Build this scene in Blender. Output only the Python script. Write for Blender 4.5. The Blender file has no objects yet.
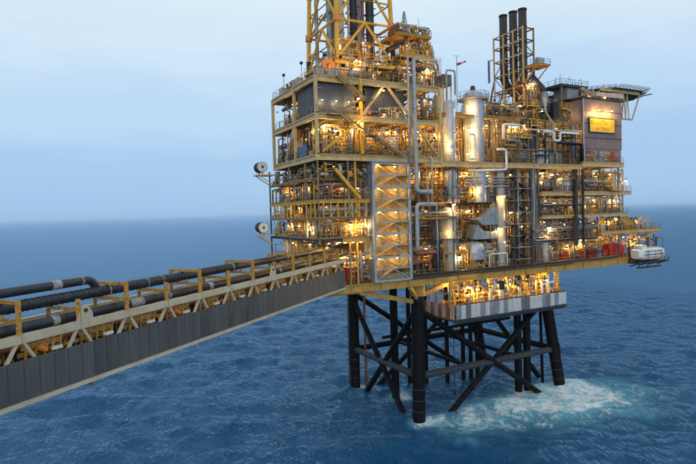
import bpy, math, random
import numpy as np
from mathutils import Vector, Matrix

# ------------------------------------------------------------------ camera, sky, sun, exposure
SC = bpy.context.scene
COL = SC.collection
R = math.radians

cam_d = bpy.data.cameras.new('camera'); cam = bpy.data.objects.new('camera', cam_d); COL.objects.link(cam)
cam_d.sensor_fit = 'HORIZONTAL'; cam_d.sensor_width = 36.0; cam_d.lens = 27.41
cam_d.clip_start = 0.5; cam_d.clip_end = 120000
HEAD, PITCH, ROLL = R(62.3), R(1.88), R(1.65)
F0 = Vector((math.cos(HEAD), math.sin(HEAD), 0)); R0 = Vector((math.sin(HEAD), -math.cos(HEAD), 0)); Z0 = Vector((0, 0, 1))
Fw = F0 * math.cos(PITCH) - Z0 * math.sin(PITCH); U0 = Z0 * math.cos(PITCH) + F0 * math.sin(PITCH)
Rt = R0 * math.cos(ROLL) - U0 * math.sin(ROLL); Up = U0 * math.cos(ROLL) + R0 * math.sin(ROLL)
mw = Matrix((Rt, Up, -Fw)).transposed().to_4x4(); mw.translation = Vector((-49.44, -71.04, 34.0))
cam.matrix_world = mw
SC.camera = cam

w = bpy.data.worlds.new('World'); SC.world = w; w.use_nodes = True
nt = w.node_tree; nt.nodes.clear(); N = nt.nodes.new; L = nt.links.new
SUN_EL, SUN_AZ = R(14), R(200)          # low sun behind a closed sheet of cloud
sky = N('ShaderNodeTexSky'); sky.sky_type = 'NISHITA'; sky.sun_disc = False
sky.sun_elevation = SUN_EL; sky.sun_rotation = SUN_AZ; sky.ozone_density = 2.0; sky.dust_density = 1.5
bg1 = N('ShaderNodeBackground'); bg1.inputs[1].default_value = 0.10; L(sky.outputs[0], bg1.inputs[0])
tc = N('ShaderNodeTexCoord'); sep = N('ShaderNodeSeparateXYZ'); L(tc.outputs['Generated'], sep.inputs[0])
mp = N('ShaderNodeMapping'); mp.inputs['Scale'].default_value = (1.1, 1.1, 5.0); L(tc.outputs['Generated'], mp.inputs[0])
cn = N('ShaderNodeTexNoise'); cn.inputs['Scale'].default_value = 2.0; cn.inputs['Detail'].default_value = 7; cn.inputs['Roughness'].default_value = 0.5
L(mp.outputs[0], cn.inputs['Vector'])
ma = N('ShaderNodeMath'); ma.operation = 'MULTIPLY_ADD'; ma.inputs[1].default_value = 0.26; L(cn.outputs[0], ma.inputs[0])
sb = N('ShaderNodeMath'); sb.operation = 'SUBTRACT'; sb.inputs[1].default_value = 0.13; L(sep.outputs[2], sb.inputs[0]); L(sb.outputs[0], ma.inputs[2])
rp = N('ShaderNodeValToRGB'); rp.color_ramp.interpolation = 'EASE'
els = rp.color_ramp.elements
els[0].position = 0.0; els[0].color = (0.375, 0.595, 0.90, 1)
els[1].position = 0.42; els[1].color = (0.80, 0.93, 1.0, 1)
for p_, c_ in ((0.09, (0.40, 0.62, 0.91, 1)), (0.20, (0.54, 0.74, 0.97, 1)), (0.32, (0.72, 0.88, 1.0, 1))):
    e = els.new(p_); e.color = c_
L(ma.outputs[0], rp.inputs[0])
bg2 = N('ShaderNodeBackground'); bg2.inputs[1].default_value = 1.0; L(rp.outputs[0], bg2.inputs[0])
mx = N('ShaderNodeMixShader'); mx.inputs[0].default_value = 0.9; L(bg1.outputs[0], mx.inputs[1]); L(bg2.outputs[0], mx.inputs[2])
wo = N('ShaderNodeOutputWorld'); L(mx.outputs[0], wo.inputs[0])

sun_d = bpy.data.lights.new('sun', 'SUN'); sun_d.energy = 0.5; sun_d.angle = R(25); sun_d.color = (1.0, 0.93, 0.85)
sun = bpy.data.objects.new('sun', sun_d); COL.objects.link(sun)
sd = Vector((math.sin(SUN_AZ) * math.cos(SUN_EL), math.cos(SUN_AZ) * math.cos(SUN_EL), math.sin(SUN_EL)))
sun.rotation_euler = sd.to_track_quat('Z', 'Y').to_euler()

SC.view_settings.view_transform = 'Standard'; SC.view_settings.look = 'None'
SC.view_settings.exposure = 0.0; SC.view_settings.gamma = 1.0; SC.view_settings.use_curve_mapping = False
SC.render.engine = 'CYCLES'
SC.cycles.use_denoising = True
SC.cycles.max_bounces = 5; SC.cycles.diffuse_bounces = 2; SC.cycles.glossy_bounces = 3
SC.cycles.sample_clamp_indirect = 4.0
SC.cycles.light_sampling_threshold = 0.03; SC.cycles.use_adaptive_sampling = True; SC.cycles.adaptive_threshold = 0.02

# ------------------------------------------------------------------ materials
MATS = {}
def mat(name, col, rough=0.55, metal=0.0, var=0.25, rust=0.0, scale=1.2, rustcol=(0.16, 0.06, 0.02), bump=0.0, streak=False):
    m = bpy.data.materials.new(name); m.use_nodes = True; MATS[name] = m
    t = m.node_tree; b = t.nodes['Principled BSDF']; n = t.nodes.new; l = t.links.new
    b.inputs['Roughness'].default_value = rough; b.inputs['Metallic'].default_value = metal
    geo = n('ShaderNodeNewGeometry')
    nz = n('ShaderNodeTexNoise'); nz.inputs['Scale'].default_value = scale; nz.inputs['Detail'].default_value = 6; nz.inputs['Roughness'].default_value = 0.65
    mpn = n('ShaderNodeMapping'); mpn.inputs['Scale'].default_value = (1, 1, 0.35 if streak else 1)
    l(geo.outputs['Position'], mpn.inputs[0]); l(mpn.outputs[0], nz.inputs['Vector'])
    mr = n('ShaderNodeMapRange'); mr.inputs[1].default_value = 0.3; mr.inputs[2].default_value = 0.7
    mr.inputs[3].default_value = 1 - var; mr.inputs[4].default_value = 1 + var
    l(nz.outputs[0], mr.inputs[0])
    mul = n('ShaderNodeMix'); mul.data_type = 'RGBA'; mul.blend_type = 'MULTIPLY'; mul.inputs[0].default_value = 1
    mul.inputs[6].default_value = (*col, 1); l(mr.outputs[0], mul.inputs[7])
    out = mul.outputs[2]
    if rust > 0:
        n2 = n('ShaderNodeTexNoise'); n2.inputs['Scale'].default_value = scale * 2.3; n2.inputs['Detail'].default_value = 8; n2.inputs['Roughness'].default_value = 0.75
        l(mpn.outputs[0], n2.inputs['Vector'])
        r2 = n('ShaderNodeMapRange'); r2.inputs[1].default_value = 0.68 - 0.3 * rust; r2.inputs[2].default_value = 0.76 - 0.24 * rust
        l(n2.outputs[0], r2.inputs[0])
        mix = n('ShaderNodeMix'); mix.data_type = 'RGBA'; l(r2.outputs[0], mix.inputs[0]); l(out, mix.inputs[6]); mix.inputs[7].default_value = (*rustcol, 1)
        out = mix.outputs[2]
    l(out, b.inputs['Base Color'])
    if bump > 0:
        bp = n('ShaderNodeBump'); bp.inputs['Strength'].default_value = bump; bp.inputs['Distance'].default_value = 0.05
        l(nz.outputs[0], bp.inputs['Height']); l(bp.outputs[0], b.inputs['Normal'])
    return m
mat('cream', (0.60, 0.41, 0.18), 0.6, 0, 0.22, 0.28, 0.9, (0.20, 0.10, 0.04))
mat('beige', (0.53, 0.44, 0.30), 0.6, 0, 0.18, 0.25, 0.9, (0.22, 0.12, 0.05))
mat('ochre', (0.47, 0.27, 0.055), 0.6, 0, 0.25, 0.35, 0.8)
mat('yellow', (0.74, 0.38, 0.03), 0.55, 0, 0.22, 0.3, 1.1)
mat('rust_yellow', (0.48, 0.24, 0.03), 0.65, 0, 0.3, 0.6, 2.2, (0.13, 0.05, 0.018))
mat('orange', (0.70, 0.22, 0.03), 0.5, 0, 0.2, 0.25)
mat('steel', (0.15, 0.145, 0.145), 0.5, 0.3, 0.35, 0.35)
mat('rail_paint', (0.30, 0.19, 0.075), 0.55, 0, 0.3, 0.35, 1.5)
mat('bulkhead', (0.30, 0.205, 0.09), 0.6, 0, 0.45, 0.45, 0.5, (0.08, 0.04, 0.02))  # amber lamp glow in the gaps put into this ochre wall colour
mat('brace_grey', (0.036, 0.036, 0.042), 0.7, 0, 0.5, 0.45, 2.0, (0.03, 0.02, 0.018))
mat('galvanised', (0.30, 0.31, 0.33), 0.45, 0.4, 0.25, 0.15)
mat('dark', (0.026, 0.027, 0.034), 0.55, 0, 0.4, 0.3, 1.0, (0.09, 0.04, 0.02))
mat('black', (0.008, 0.008, 0.010), 0.45, 0, 0.4, 0.25, 0.8, (0.05, 0.022, 0.012))
mat('jacket_black', (0.006, 0.006, 0.008), 0.6, 0, 0.4, 0.4, 0.6, (0.035, 0.012, 0.008)).node_tree.nodes['Principled BSDF'].inputs['Specular IOR Level'].default_value = 0.15
mat('blue_grey', (0.36, 0.385, 0.41), 0.5, 0.2, 0.2, 0.2)
mat('tower_clad', (0.20, 0.21, 0.22), 0.6, 0.1, 0.2, 0.15, 0.8)
mat('light_patched_wall', (0.25, 0.20, 0.10), 0.6, 0, 0.55, 0.5, 1.3, (0.25, 0.13, 0.04))  # strong noise patches put uneven yellow lamplight into the panel colour
mat('white', (0.72, 0.72, 0.70), 0.45, 0, 0.12, 0.08)
mat('off_white', (0.48, 0.41, 0.31), 0.5, 0, 0.2, 0.2)
mat('red', (0.42, 0.02, 0.015), 0.5, 0, 0.25, 0.1)
mat('blue', (0.03, 0.13, 0.34), 0.5, 0, 0.25, 0.15)
mat('green', (0.05, 0.18, 0.09), 0.5, 0, 0.25, 0.15)
mat('silver', (0.40, 0.42, 0.46), 0.45, 0.25, 0.25, 0.06, 1.5)
mat('copper_red', (0.26, 0.09, 0.05), 0.5, 0.2, 0.35, 0.3)
mat('wind_wall', (0.105, 0.115, 0.125), 0.55, 0.2, 0.25, 0.12, 0.7, streak=True)
mat('bridge_clad', (0.092, 0.091, 0.088), 0.5, 0.1, 0.22, 0.1, 0.8, (0.10, 0.085, 0.07), streak=True)
mat('bridge_clad_worn', (0.080, 0.079, 0.077), 0.45, 0.1, 0.3, 0.16, 1.1, (0.11, 0.09, 0.07), streak=True)
mat('house_clad', (0.25, 0.175, 0.165), 0.5, 0.15, 0.2, 0.12, 0.6, streak=True)
mat('grating', (0.13, 0.105, 0.065), 0.6, 0.3, 0.3, 0.3)
mat('under_deck', (0.30, 0.20, 0.07), 0.65, 0, 0.35, 0.45)
mat('rust', (0.15, 0.06, 0.03), 0.75, 0, 0.4, 0.3)
mat('flue', (0.055, 0.04, 0.038), 0.6, 0.2, 0.35, 0.4, 0.6, (0.09, 0.045, 0.03), streak=True)
mat('wrap', (0.022, 0.024, 0.03), 0.42, 0, 0.5, 0.0, 2.5, bump=0.5)
mat('band', (0.34, 0.33, 0.32), 0.6, 0, 0.4, 0.55, 2.5, (0.03, 0.03, 0.033))
mat('sign_yellow', (0.85, 0.50, 0.02), 0.5, 0, 0.05)
mat('lettering', (0.64, 0.35, 0.014), 0.6, 0, 0.1)
def emit(name, col, s):
    m = bpy.data.materials.new(name); m.use_nodes = True; MATS[name] = m
    b = m.node_tree.nodes['Principled BSDF']; b.inputs['Base Color'].default_value = (*col, 1)
    b.inputs['Emission Color'].default_value = (*col, 1); b.inputs['Emission Strength'].default_value = s
emit('lamp_warm', (1.0, 0.66, 0.22), 22)
emit('lamp_pale', (1.0, 0.84, 0.50), 24)
emit('lamp_red', (1.0, 0.03, 0.01), 5)

# ------------------------------------------------------------------ mesh helpers
OFF = {}
def tag(o, label, cat, group=None, kind=None):
    if label: o['label'] = label
    if cat: o['category'] = cat
    if group: o['group'] = group
    if kind: o['kind'] = kind
    return o
def thing(name, label, cat, loc, group=None):
    o = bpy.data.objects.new(name, None); COL.objects.link(o)
    o.empty_display_size = 0.3; o.location = loc; OFF[o.name] = Vector(loc)
    return tag(o, label, cat, group, 'thing')

class MB:
    def __init__(s): s.v = []; s.f = []; s.sm = []
    def quadbox(s, P):                       # eight points: bottom ring, top ring
        b = len(s.v); s.v += [tuple(p) for p in P]
        for q in ((3, 2, 1, 0), (4, 5, 6, 7), (0, 1, 5, 4), (1, 2, 6, 5), (2, 3, 7, 6), (3, 0, 4, 7)):
            s.f.append([b + i for i in q]); s.sm.append(False)
        return s
    def box(s, x0, x1, y0, y1, z0, z1):
        return s.quadbox([(x0, y0, z0), (x1, y0, z0), (x1, y1, z0), (x0, y1, z0), (x0, y0, z1), (x1, y0, z1), (x1, y1, z1), (x0, y1, z1)])
    def bar(s, p0, p1, wd=0.3, ht=None, up=(0, 0, 1)):
        ht = ht or wd; p0 = Vector(p0); p1 = Vector(p1); d = (p1 - p0).normalized(); u = Vector(up)
        if abs(d.dot(u)) > 0.98: u = Vector((0, 1, 0))
        a = d.cross(u).normalized() * wd / 2; c = a.cross(d).normalized() * ht / 2
        return s.quadbox([p0 - a - c, p0 + a - c, p1 + a - c, p1 - a - c, p0 - a + c, p0 + a + c, p1 + a + c, p1 - a + c])
    def ibeam(s, p0, p1, wd, ht, tf=0.1, tw=0.08):
        p0 = Vector(p0); p1 = Vector(p1); h = Vector((0, 0, ht / 2 - tf / 2))
        s.bar(p0 + h, p1 + h, wd, tf); s.bar(p0 - h, p1 - h, wd, tf)
        return s.bar(p0, p1, tw, ht - 2 * tf - 0.004)
    def ring(s, c, a, b2, r, n):
        st = len(s.v)
        for i in range(n):
            t = 2 * math.pi * i / n; s.v.append(tuple(c + a * (r * math.cos(t)) + b2 * (r * math.sin(t))))
        return st
    def cyl(s, p0, p1, r0, r1=None, n=10, caps=True):
        r1 = r0 if r1 is None else r1; p0 = Vector(p0); p1 = Vector(p1); d = (p1 - p0).normalized()
        u = Vector((0, 0, 1)) if abs(d.z) < 0.9 else Vector((1, 0, 0))
        a = d.cross(u).normalized(); c = d.cross(a)
        A = s.ring(p0, a, c, r0, n); B = s.ring(p1, a, c, r1, n)
        for i in range(n):
            j = (i + 1) % n; s.f.append([A + i, A + j, B + j, B + i]); s.sm.append(True)
        if caps:
            A2 = s.ring(p0, a, c, r0, n); B2 = s.ring(p1, a, c, r1, n)
            s.f.append([A2 + n - 1 - i for i in range(n)]); s.sm.append(False)
            s.f.append([B2 + i for i in range(n)]); s.sm.append(False)
        return s
    def tube(s, pts, r, n=8, bend=None, seg=3):
        pts = [Vector(p) for p in pts]; bend = r * 2.2 if bend is None else bend
        path = [pts[0]]
        for i in range(1, len(pts) - 1):
            p, q, t = pts[i - 1], pts[i], pts[i + 1]
            d1 = (p - q); d2 = (t - q); k = min(bend, d1.length * 0.48, d2.length * 0.48)
            a = q + d1.normalized() * k; b = q + d2.normalized() * k
            for j in range(seg + 1):
                u = j / seg; path.append(a * (1 - u) ** 2 + q * (2 * u * (1 - u)) + b * u * u)
        path.append(pts[-1])
        rings = []; prev = None
        for i, p in enumerate(path):
            d = (path[min(i + 1, len(path) - 1)] - path[max(i - 1, 0)]).normalized()
            if prev is None:
                u = Vector((0, 0, 1)) if abs(d.z) < 0.9 else Vector((1, 0, 0)); a = d.cross(u).normalized()
            else:
                a = (prev - d * prev.dot(d)).normalized()
            prev = a; rings.append(s.ring(p, a, d.cross(a), r, n))
        for A, B in zip(rings, rings[1:]):
            for i in range(n):
                j = (i + 1) % n; s.f.append([A + i, A + j, B + j, B + i]); s.sm.append(True)
        s.f.append([rings[0] + n - 1 - i for i in range(n)]); s.sm.append(False)
        s.f.append([rings[-1] + i for i in range(n)]); s.sm.append(False)
        return s
    def lathe(s, c, prof, n=16, axis='z'):   # prof: (radius, height)
        rows = []
        for r_, h in prof:
            st = len(s.v)
            for i in range(n):
                t = 2 * math.pi * i / n; u, q = r_ * math.cos(t), r_ * math.sin(t)
                p = {'z': (u, q, h), 'x': (h, u, q), 'y': (u, h, -q)}[axis]
                s.v.append((c[0] + p[0], c[1] + p[1], c[2] + p[2]))
            rows.append(st)
        for A, B in zip(rows, rows[1:]):
            for i in range(n):
                j = (i + 1) % n; s.f.append([A + i, A + j, B + j, B + i]); s.sm.append(True)
        s.f.append([rows[0] + n - 1 - i for i in range(n)]); s.sm.append(False)
        s.f.append([rows[-1] + i for i in range(n)]); s.sm.append(False)
        return s
    def build(s, name, m, parent=None, **kw):
        me = bpy.data.meshes.new(name)
        o_ = OFF.get(parent.name, Vector((0, 0, 0))) if parent else Vector((0, 0, 0))
        me.from_pydata([(x - o_.x, y - o_.y, z - o_.z) for x, y, z in s.v], [], s.f)
        me.polygons.foreach_set('use_smooth', s.sm); me.update()
        me.materials.append(MATS[m])
        o = bpy.data.objects.new(name, me); COL.objects.link(o)
        if parent: o.parent = parent; OFF[o.name] = o_
        if kw: tag(o, kw.get('label'), kw.get('cat'), kw.get('group'), kw.get('kind') or ('thing' if kw.get('cat') else None))
        return o
KIDS = {}
def copy_tree(o, parent=None):
    c = o.copy(); COL.objects.link(c); c.parent = parent
    for ch in o.children: copy_tree(ch, c)
    return c
def place(proto, loc, rz=0, sc=(1, 1, 1), label=None, group=None):
    o = copy_tree(proto) if proto.get('used') else proto
    if proto.get('used') is None: proto['used'] = 1
    o.location = loc; o.rotation_euler = (0, 0, rz); o.scale = sc
    if label: o['label'] = label
    if group: o['group'] = group
    return o
rnd = random.Random(7)

# ------------------------------------------------------------------ lamps
LAMPS = {}
def lamp(p, power=260, size=0.22, label='lit floodlight', group='lamps', pale=False, aim=(0, -1, -0.5), light=True):
    k = (size, pale)
    t = thing('floodlight', label, 'lamp', p, group)
    if k not in LAMPS:
        h = MB().lathe((0, 0, 0), [(size * 0.35, size * 1.0), (size * 0.8, size * 0.8), (size * 1.1, size * 0.1), (size * 1.1, 0.0)], 10)
        e = MB().lathe((0, 0, 0), [(size * 0.25, -size * 0.85), (size * 0.75, -size * 0.55), (size * 0.98, -size * 0.02), (size * 0.9, 0.0)], 10)
        b = MB().bar((0, 0, size * 0.95), (0, 0, size * 2.2), size * 0.25)
        me = []
        for x, nm, m in ((h, 'housing', 'dark'), (e, 'lens', 'lamp_pale' if pale else 'lamp_warm'), (b, 'bracket', 'steel')):
            o = x.build(nm, m); me.append((nm, o.data)); bpy.data.objects.remove(o)
        LAMPS[k] = me
    for nm, d in LAMPS[k]:
        o = bpy.data.objects.new(nm, d); COL.objects.link(o); o.parent = t
    if light:
        ld = bpy.data.lights.new('glow', 'POINT'); ld.energy = power; ld.shadow_soft_size = 0.25
        ld.color = (1.0, 0.74, 0.38) if pale else (1.0, 0.62, 0.19); ld.energy *= 2.15
        lo = bpy.data.objects.new('light', ld); COL.objects.link(lo); lo.parent = t; lo.location = (0, 0, -size * 1.6 - 0.12)
    return t

# ------------------------------------------------------------------ generic builders
def railing(pts, label, group='handrails', m='rail_paint', h=1.1, toe=True, step=1.5):
    pts = [Vector(p) for p in pts]
    t = thing('railing', label, 'railing', pts[0], group)
    for hh, nm, r_ in ((h, 'top_rail', 0.035), (h * 0.55, 'mid_rail', 0.028)):
        MB().tube([p + Vector((0, 0, hh)) for p in pts], r_, 5, 0.05, 1).build(nm, m, t)
    if toe:
        b = MB()
        for a, c in zip(pts, pts[1:]): b.bar(a + Vector((0, 0, 0.1)), c + Vector((0, 0, 0.1)), 0.02, 0.18)
        b.build('toe_board', m, t)
    b = MB()
    for a, c in zip(pts, pts[1:]):
        n = max(1, int((c - a).length / step))
        for i in range(n + 1):
            p = a.lerp(c, i / n); b.bar(p, p + Vector((0, 0, h)), 0.055)
    b.build('post_row', m, t, kind='stuff')
    return t
def stair(p0, p1, wd, label, m='rail_paint', group=None):
    """flight from p0 (low) to p1 (high), treads across its width"""
    p0 = Vector(p0); p1 = Vector(p1); d = p1 - p0; hd = Vector((d.x, d.y, 0)).normalized(); sd_ = Vector((-hd.y, hd.x, 0)) * wd / 2
    t = thing('stair_flight', label, 'stairs', p0, group)
    for s_ in (-1, 1):
        MB().bar(p0 + sd_ * s_, p1 + sd_ * s_, 0.06, 0.28).build('stringer', m, t)
        q = Vector((0, 0, 1.0))
        MB().tube([p0 + sd_ * s_ + q, p1 + sd_ * s_ + q], 0.035, 5).build('handrail', m, t)
        b = MB()
        for i in range(5):
            p = p0.lerp(p1, i / 4) + sd_ * s_; b.bar(p, p + q, 0.05)
        b.build('post_row', m, t, kind='stuff')
    n = max(3, int(abs(d.z) / 0.23))
    for i in range(n):
        p = p0.lerp(p1, (i + 0.5) / n); MB().bar(p - sd_ * 0.97, p + sd_ * 0.97, 0.24, 0.04).build('tread', m, t)
    return t
def pipe(pts, r_, m, label, group=None, flanges=(), name='pipe', n=10, bend=None):
    t = MB().tube(pts, r_, n, bend).build(name, m, None, label=label, cat='pipe', group=group)
    for c, ax in flanges:
        c = Vector(c); a = Vector(ax) * 0.07
        MB().cyl(c - a, c + a, r_ * 1.5, None, n).build('flange', m, t)
    return t
def corrugated(x0, x1, z0, z1, y, pitch=0.25, d=0.05, along='x', thick=0.04):
    """closed ribbed sheet in the plane y=const (or x=const)"""
    n = max(2, int(round((x1 - x0) / pitch))); b = MB(); pr = []
    for i in range(n):
        a = x0 + (x1 - x0) * i / n; c = (x1 - x0) / n
        pr += [(a, 0), (a + c * 0.4, 0), (a + c * 0.5, d), (a + c * 0.9, d)]
    pr.append((x1, 0))
    def P(u, o, z): return (u, y + o, z) if along == 'x' else (y + o, u, z)
    for (u, o), (u2, o2) in zip(pr, pr[1:]):
        st = len(b.v); b.v += [P(u, o, z0), P(u2, o2, z0), P(u2, o2, z1), P(u, o, z1)]; b.f.append([st, st + 1, st + 2, st + 3]); b.sm.append(False)
        st = len(b.v); b.v += [P(u, o + thick, z0), P(u2, o2 + thick, z0), P(u2, o2 + thick, z1), P(u, o + thick, z1)]; b.f.append([st + 3, st + 2, st + 1, st]); b.sm.append(False)
    return b
def beam(t, p0, p1, wd, ht, m, name='beam', kind='i'):
    b = MB()
    if kind == 'i': b.ibeam(p0, p1, wd, ht, min(0.12, ht * 0.18), 0.09)
    elif kind == 'box': b.bar(p0, p1, wd, ht)
    else: b.cyl(p0, p1, wd / 2, None, 10)
    return b.build(name, m, t)

# ================================================================== SEA
def build_sea():
    g = np.random.RandomState(3)
    x0, x1, y0, y1, st = -110, 170, -110, 170, 0.62
    xs = np.arange(x0, x1 + st, st); ys = np.arange(y0, y1 + st, st); nx, ny = len(xs), len(ys)
    X, Y = np.meshgrid(xs, ys, indexing='ij'); Z = np.zeros_like(X); DX = np.zeros_like(X); DY = np.zeros_like(X)
    wind = math.radians(250)
    for i in range(70):
        lam = 1.9 * (17 / 1.9) ** (g.rand() ** 1.15); k = 2 * math.pi / lam
        th = wind + g.normal() * 0.55; a = 0.0125 * lam ** 0.62 * (0.5 + g.rand()); ph = g.rand() * 6.283
        q = k * (X * math.cos(th) + Y * math.sin(th)) + ph
        Z += a * np.cos(q); DX -= 0.9 * a * math.cos(th) * np.sin(q); DY -= 0.9 * a * math.sin(th) * np.sin(q)
    ed = np.minimum(np.minimum(X - x0, xs[-1] - X), np.minimum(Y - y0, ys[-1] - Y)); fd = np.clip(ed / 45, 0, 1); fd = fd * fd * (3 - 2 * fd)
    V = np.stack([X + DX * fd, Y + DY * fd, Z * fd], -1).reshape(-1, 3)
    idx = np.arange(nx * ny).reshape(nx, ny)
    Q = np.stack([idx[:-1, :-1], idx[1:, :-1], idx[1:, 1:], idx[:-1, 1:]], -1).reshape(-1, 4)
    B = 45000.0; b0 = len(V); xe, ye = xs[-1], ys[-1]
    ext = np.array([(-B, -B, 0), (B, -B, 0), (B, B, 0), (-B, B, 0)])
    V = np.vstack([V, ext]); c = [idx[0, 0], idx[-1, 0], idx[-1, -1], idx[0, -1]]
    ring = [(b0, b0 + 1, c[1], c[0]), (b0 + 1, b0 + 2, c[2], c[1]), (b0 + 2, b0 + 3, c[3], c[2]), (b0 + 3, b0, c[0], c[3])]
    Q = np.vstack([Q, np.array(ring)])
    me = bpy.data.meshes.new('sea'); me.vertices.add(len(V)); me.vertices.foreach_set('co', V.astype(np.float32).ravel())
    me.loops.add(Q.size); me.loops.foreach_set('vertex_index', Q.ravel().astype(np.int32))
    me.polygons.add(len(Q)); me.polygons.foreach_set('loop_start', np.arange(0, Q.size, 4, dtype=np.int32))
    me.polygons.foreach_set('use_smooth', np.ones(len(Q), bool)); me.update(calc_edges=True)
    m = bpy.data.materials.new('sea_water'); m.use_nodes = True; t = m.node_tree; n = t.nodes.new; l = t.links.new
    b = t.nodes['Principled BSDF']; b.inputs['IOR'].default_value = 1.27; b.inputs['Roughness'].default_value = 0.12
    geo = n('ShaderNodeNewGeometry'); sp = n('ShaderNodeSeparateXYZ'); l(geo.outputs['Position'], sp.inputs[0])
    def math_(op, a, c=None, v=None):
        q = n('ShaderNodeMath'); q.operation = op
        for i, z in enumerate((a, c, v)):
            if z is None: continue
            if isinstance(z, (int, float)): q.inputs[i].default_value = z
            else: l(z, q.inputs[i])
        return q.outputs[0]
    def noise(sc, det, ro=0.6, vec=None, dist=0.0):
        q = n('ShaderNodeTexNoise'); q.inputs['Scale'].default_value = sc; q.inputs['Detail'].default_value = det; q.inputs['Roughness'].default_value = ro
        q.inputs['Distortion'].default_value = dist; l(vec or geo.outputs['Position'], q.inputs['Vector']); return q.outputs[0]
    mp_ = n('ShaderNodeMapping'); mp_.inputs['Rotation'].default_value = (0, 0, R(-70)); mp_.inputs['Scale'].default_value = (1, 0.45, 1); l(geo.outputs['Position'], mp_.inputs[0])
    h1 = noise(0.30, 5, 0.6, mp_.outputs[0]); h2 = noise(1.5, 4, 0.6, mp_.outputs[0]); h3 = noise(0.045, 4, 0.6, mp_.outputs[0])
    hh = math_('ADD', math_('MULTIPLY', h1, 1.0), math_('ADD', math_('ADD', math_('MULTIPLY', h2, 0.50), math_('MULTIPLY', noise(4.2, 3, 0.6, mp_.outputs[0]), 0.16)), math_('MULTIPLY', h3, 1.0)))
    bp = n('ShaderNodeBump'); bp.inputs['Strength'].default_value = 1.0; bp.inputs['Distance'].default_value = 1.0; l(hh, bp.inputs['Height']); l(bp.outputs[0], b.inputs['Normal'])
    # foam: churned water round the legs
    wob = noise(0.16, 5, 0.6)
    def blob(cx, cy, rx, ry, rot=0.0):
        dx = math_('SUBTRACT', sp.outputs[0], cx); dy = math_('SUBTRACT', sp.outputs[1], cy); c, s_ = math.cos(rot), math.sin(rot)
        u = math_('DIVIDE', math_('ADD', math_('MULTIPLY', dx, c), math_('MULTIPLY', dy, s_)), rx)
        v = math_('DIVIDE', math_('SUBTRACT', math_('MULTIPLY', dy, c), math_('MULTIPLY', dx, s_)), ry)
        d2 = math_('SQRT', math_('ADD', math_('MULTIPLY', u, u), math_('MULTIPLY', v, v)))
        return math_('MAXIMUM', math_('SUBTRACT', 1.0, d2), 0.0)
    core = blob(27, -4, 14, 8, -0.2); wide = blob(27, -7, 27, 15, -0.25); near = blob(6, -5, 15, 9, 0.4)
    lf = blob(-1, 14, 9, 12); legs = None
    for cx, cy in ((0, 0), (0, 21.4), (33, 0), (26.3, 1.5), (3, 11.6)):
        q = blob(cx + .8, cy - .8, 4.4, 3.4); legs = q if legs is None else math_('MAXIMUM', legs, q)
    aer = math_('ADD', math_('MULTIPLY', core, 1.0), math_('ADD', math_('MULTIPLY', wide, 0.80), math_('ADD', math_('MULTIPLY', near, 0.50), math_('ADD', math_('MULTIPLY', lf, 0.22), math_('MULTIPLY', legs, 0.85)))))
    ridged = math_('SUBTRACT', 1.0, math_('MULTIPLY', math_('ABSOLUTE', math_('SUBTRACT', noise(0.55, 9, 0.7, None, 0.35), 0.5)), 6.0))
    fine = noise(0.34, 12, 0.78, None, 0.25)
    fo = math_('ADD', math_('MULTIPLY', ridged, 0.16), math_('ADD', fine, math_('MULTIPLY', math_('MINIMUM', aer, 0.78), 0.395)))
    mr = n('ShaderNodeMapRange'); mr.inputs[1].default_value = 0.80; mr.inputs[2].default_value = 0.98; l(fo, mr.inputs[0])
    gate = n('ShaderNodeMapRange'); gate.inputs[1].default_value = 0.06; gate.inputs[2].default_value = 0.35; l(aer, gate.inputs[0])
    foam = math_('MULTIPLY', mr.outputs[0], gate.outputs[0])
    # a few whitecaps anywhere
    wc = n('ShaderNodeMapRange'); wc.inputs[1].default_value = 0.735; wc.inputs[2].default_value = 0.80; l(noise(0.11, 8, 0.66, mp_.outputs[0], 0.8), wc.inputs[0])
    foam = math_('MINIMUM', math_('ADD', foam, math_('MULTIPLY', wc.outputs[0], 0.5)), 1.0)
    aq = n('ShaderNodeMapRange'); aq.inputs[1].default_value = 0.12; aq.inputs[2].default_value = 1.0; l(math_('ADD', aer, math_('MULTIPLY', math_('SUBTRACT', wob, 0.5), 0.9)), aq.inputs[0])
    m1 = n('ShaderNodeMix'); m1.data_type = 'RGBA'; l(aq.outputs[0], m1.inputs[0]); m1.inputs[6].default_value = (0.005, 0.068, 0.165, 1); m1.inputs[7].default_value = (0.17, 0.54, 0.62, 1)
    m2 = n('ShaderNodeMix'); m2.data_type = 'RGBA'; l(foam, m2.inputs[0]); l(m1.outputs[2], m2.inputs[6]); m2.inputs[7].default_value = (0.80, 0.82, 0.84, 1)
    l(m2.outputs[2], b.inputs['Base Color'])
    b.inputs['Specular IOR Level'].default_value = 0.0
    b.inputs['Roughness'].default_value = 1.0
    fr = n('ShaderNodeFresnel'); fr.inputs[0].default_value = 1.33; l(bp.outputs[0], fr.inputs['Normal'])
    gl = n('ShaderNodeBsdfGlossy'); gl.inputs['Color'].default_value = (0.62, 0.80, 0.97, 1); gl.inputs['Roughness'].default_value = 0.14; l(bp.outputs[0], gl.inputs['Normal'])
    ms = n('ShaderNodeMixShader'); l(math_('MULTIPLY', math_('MULTIPLY', fr.outputs[0], 1.0), math_('SUBTRACT', 1.0, math_('MULTIPLY', foam, 0.8))), ms.inputs[0]); l(b.outputs[0], ms.inputs[1]); l(gl.outputs[0], ms.inputs[2])
    l(ms.outputs[0], t.nodes['Material Output'].inputs[0])
    me.materials.append(m)
    o = bpy.data.objects.new('sea', me); COL.objects.link(o); o['kind'] = 'structure'
build_sea()

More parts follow.
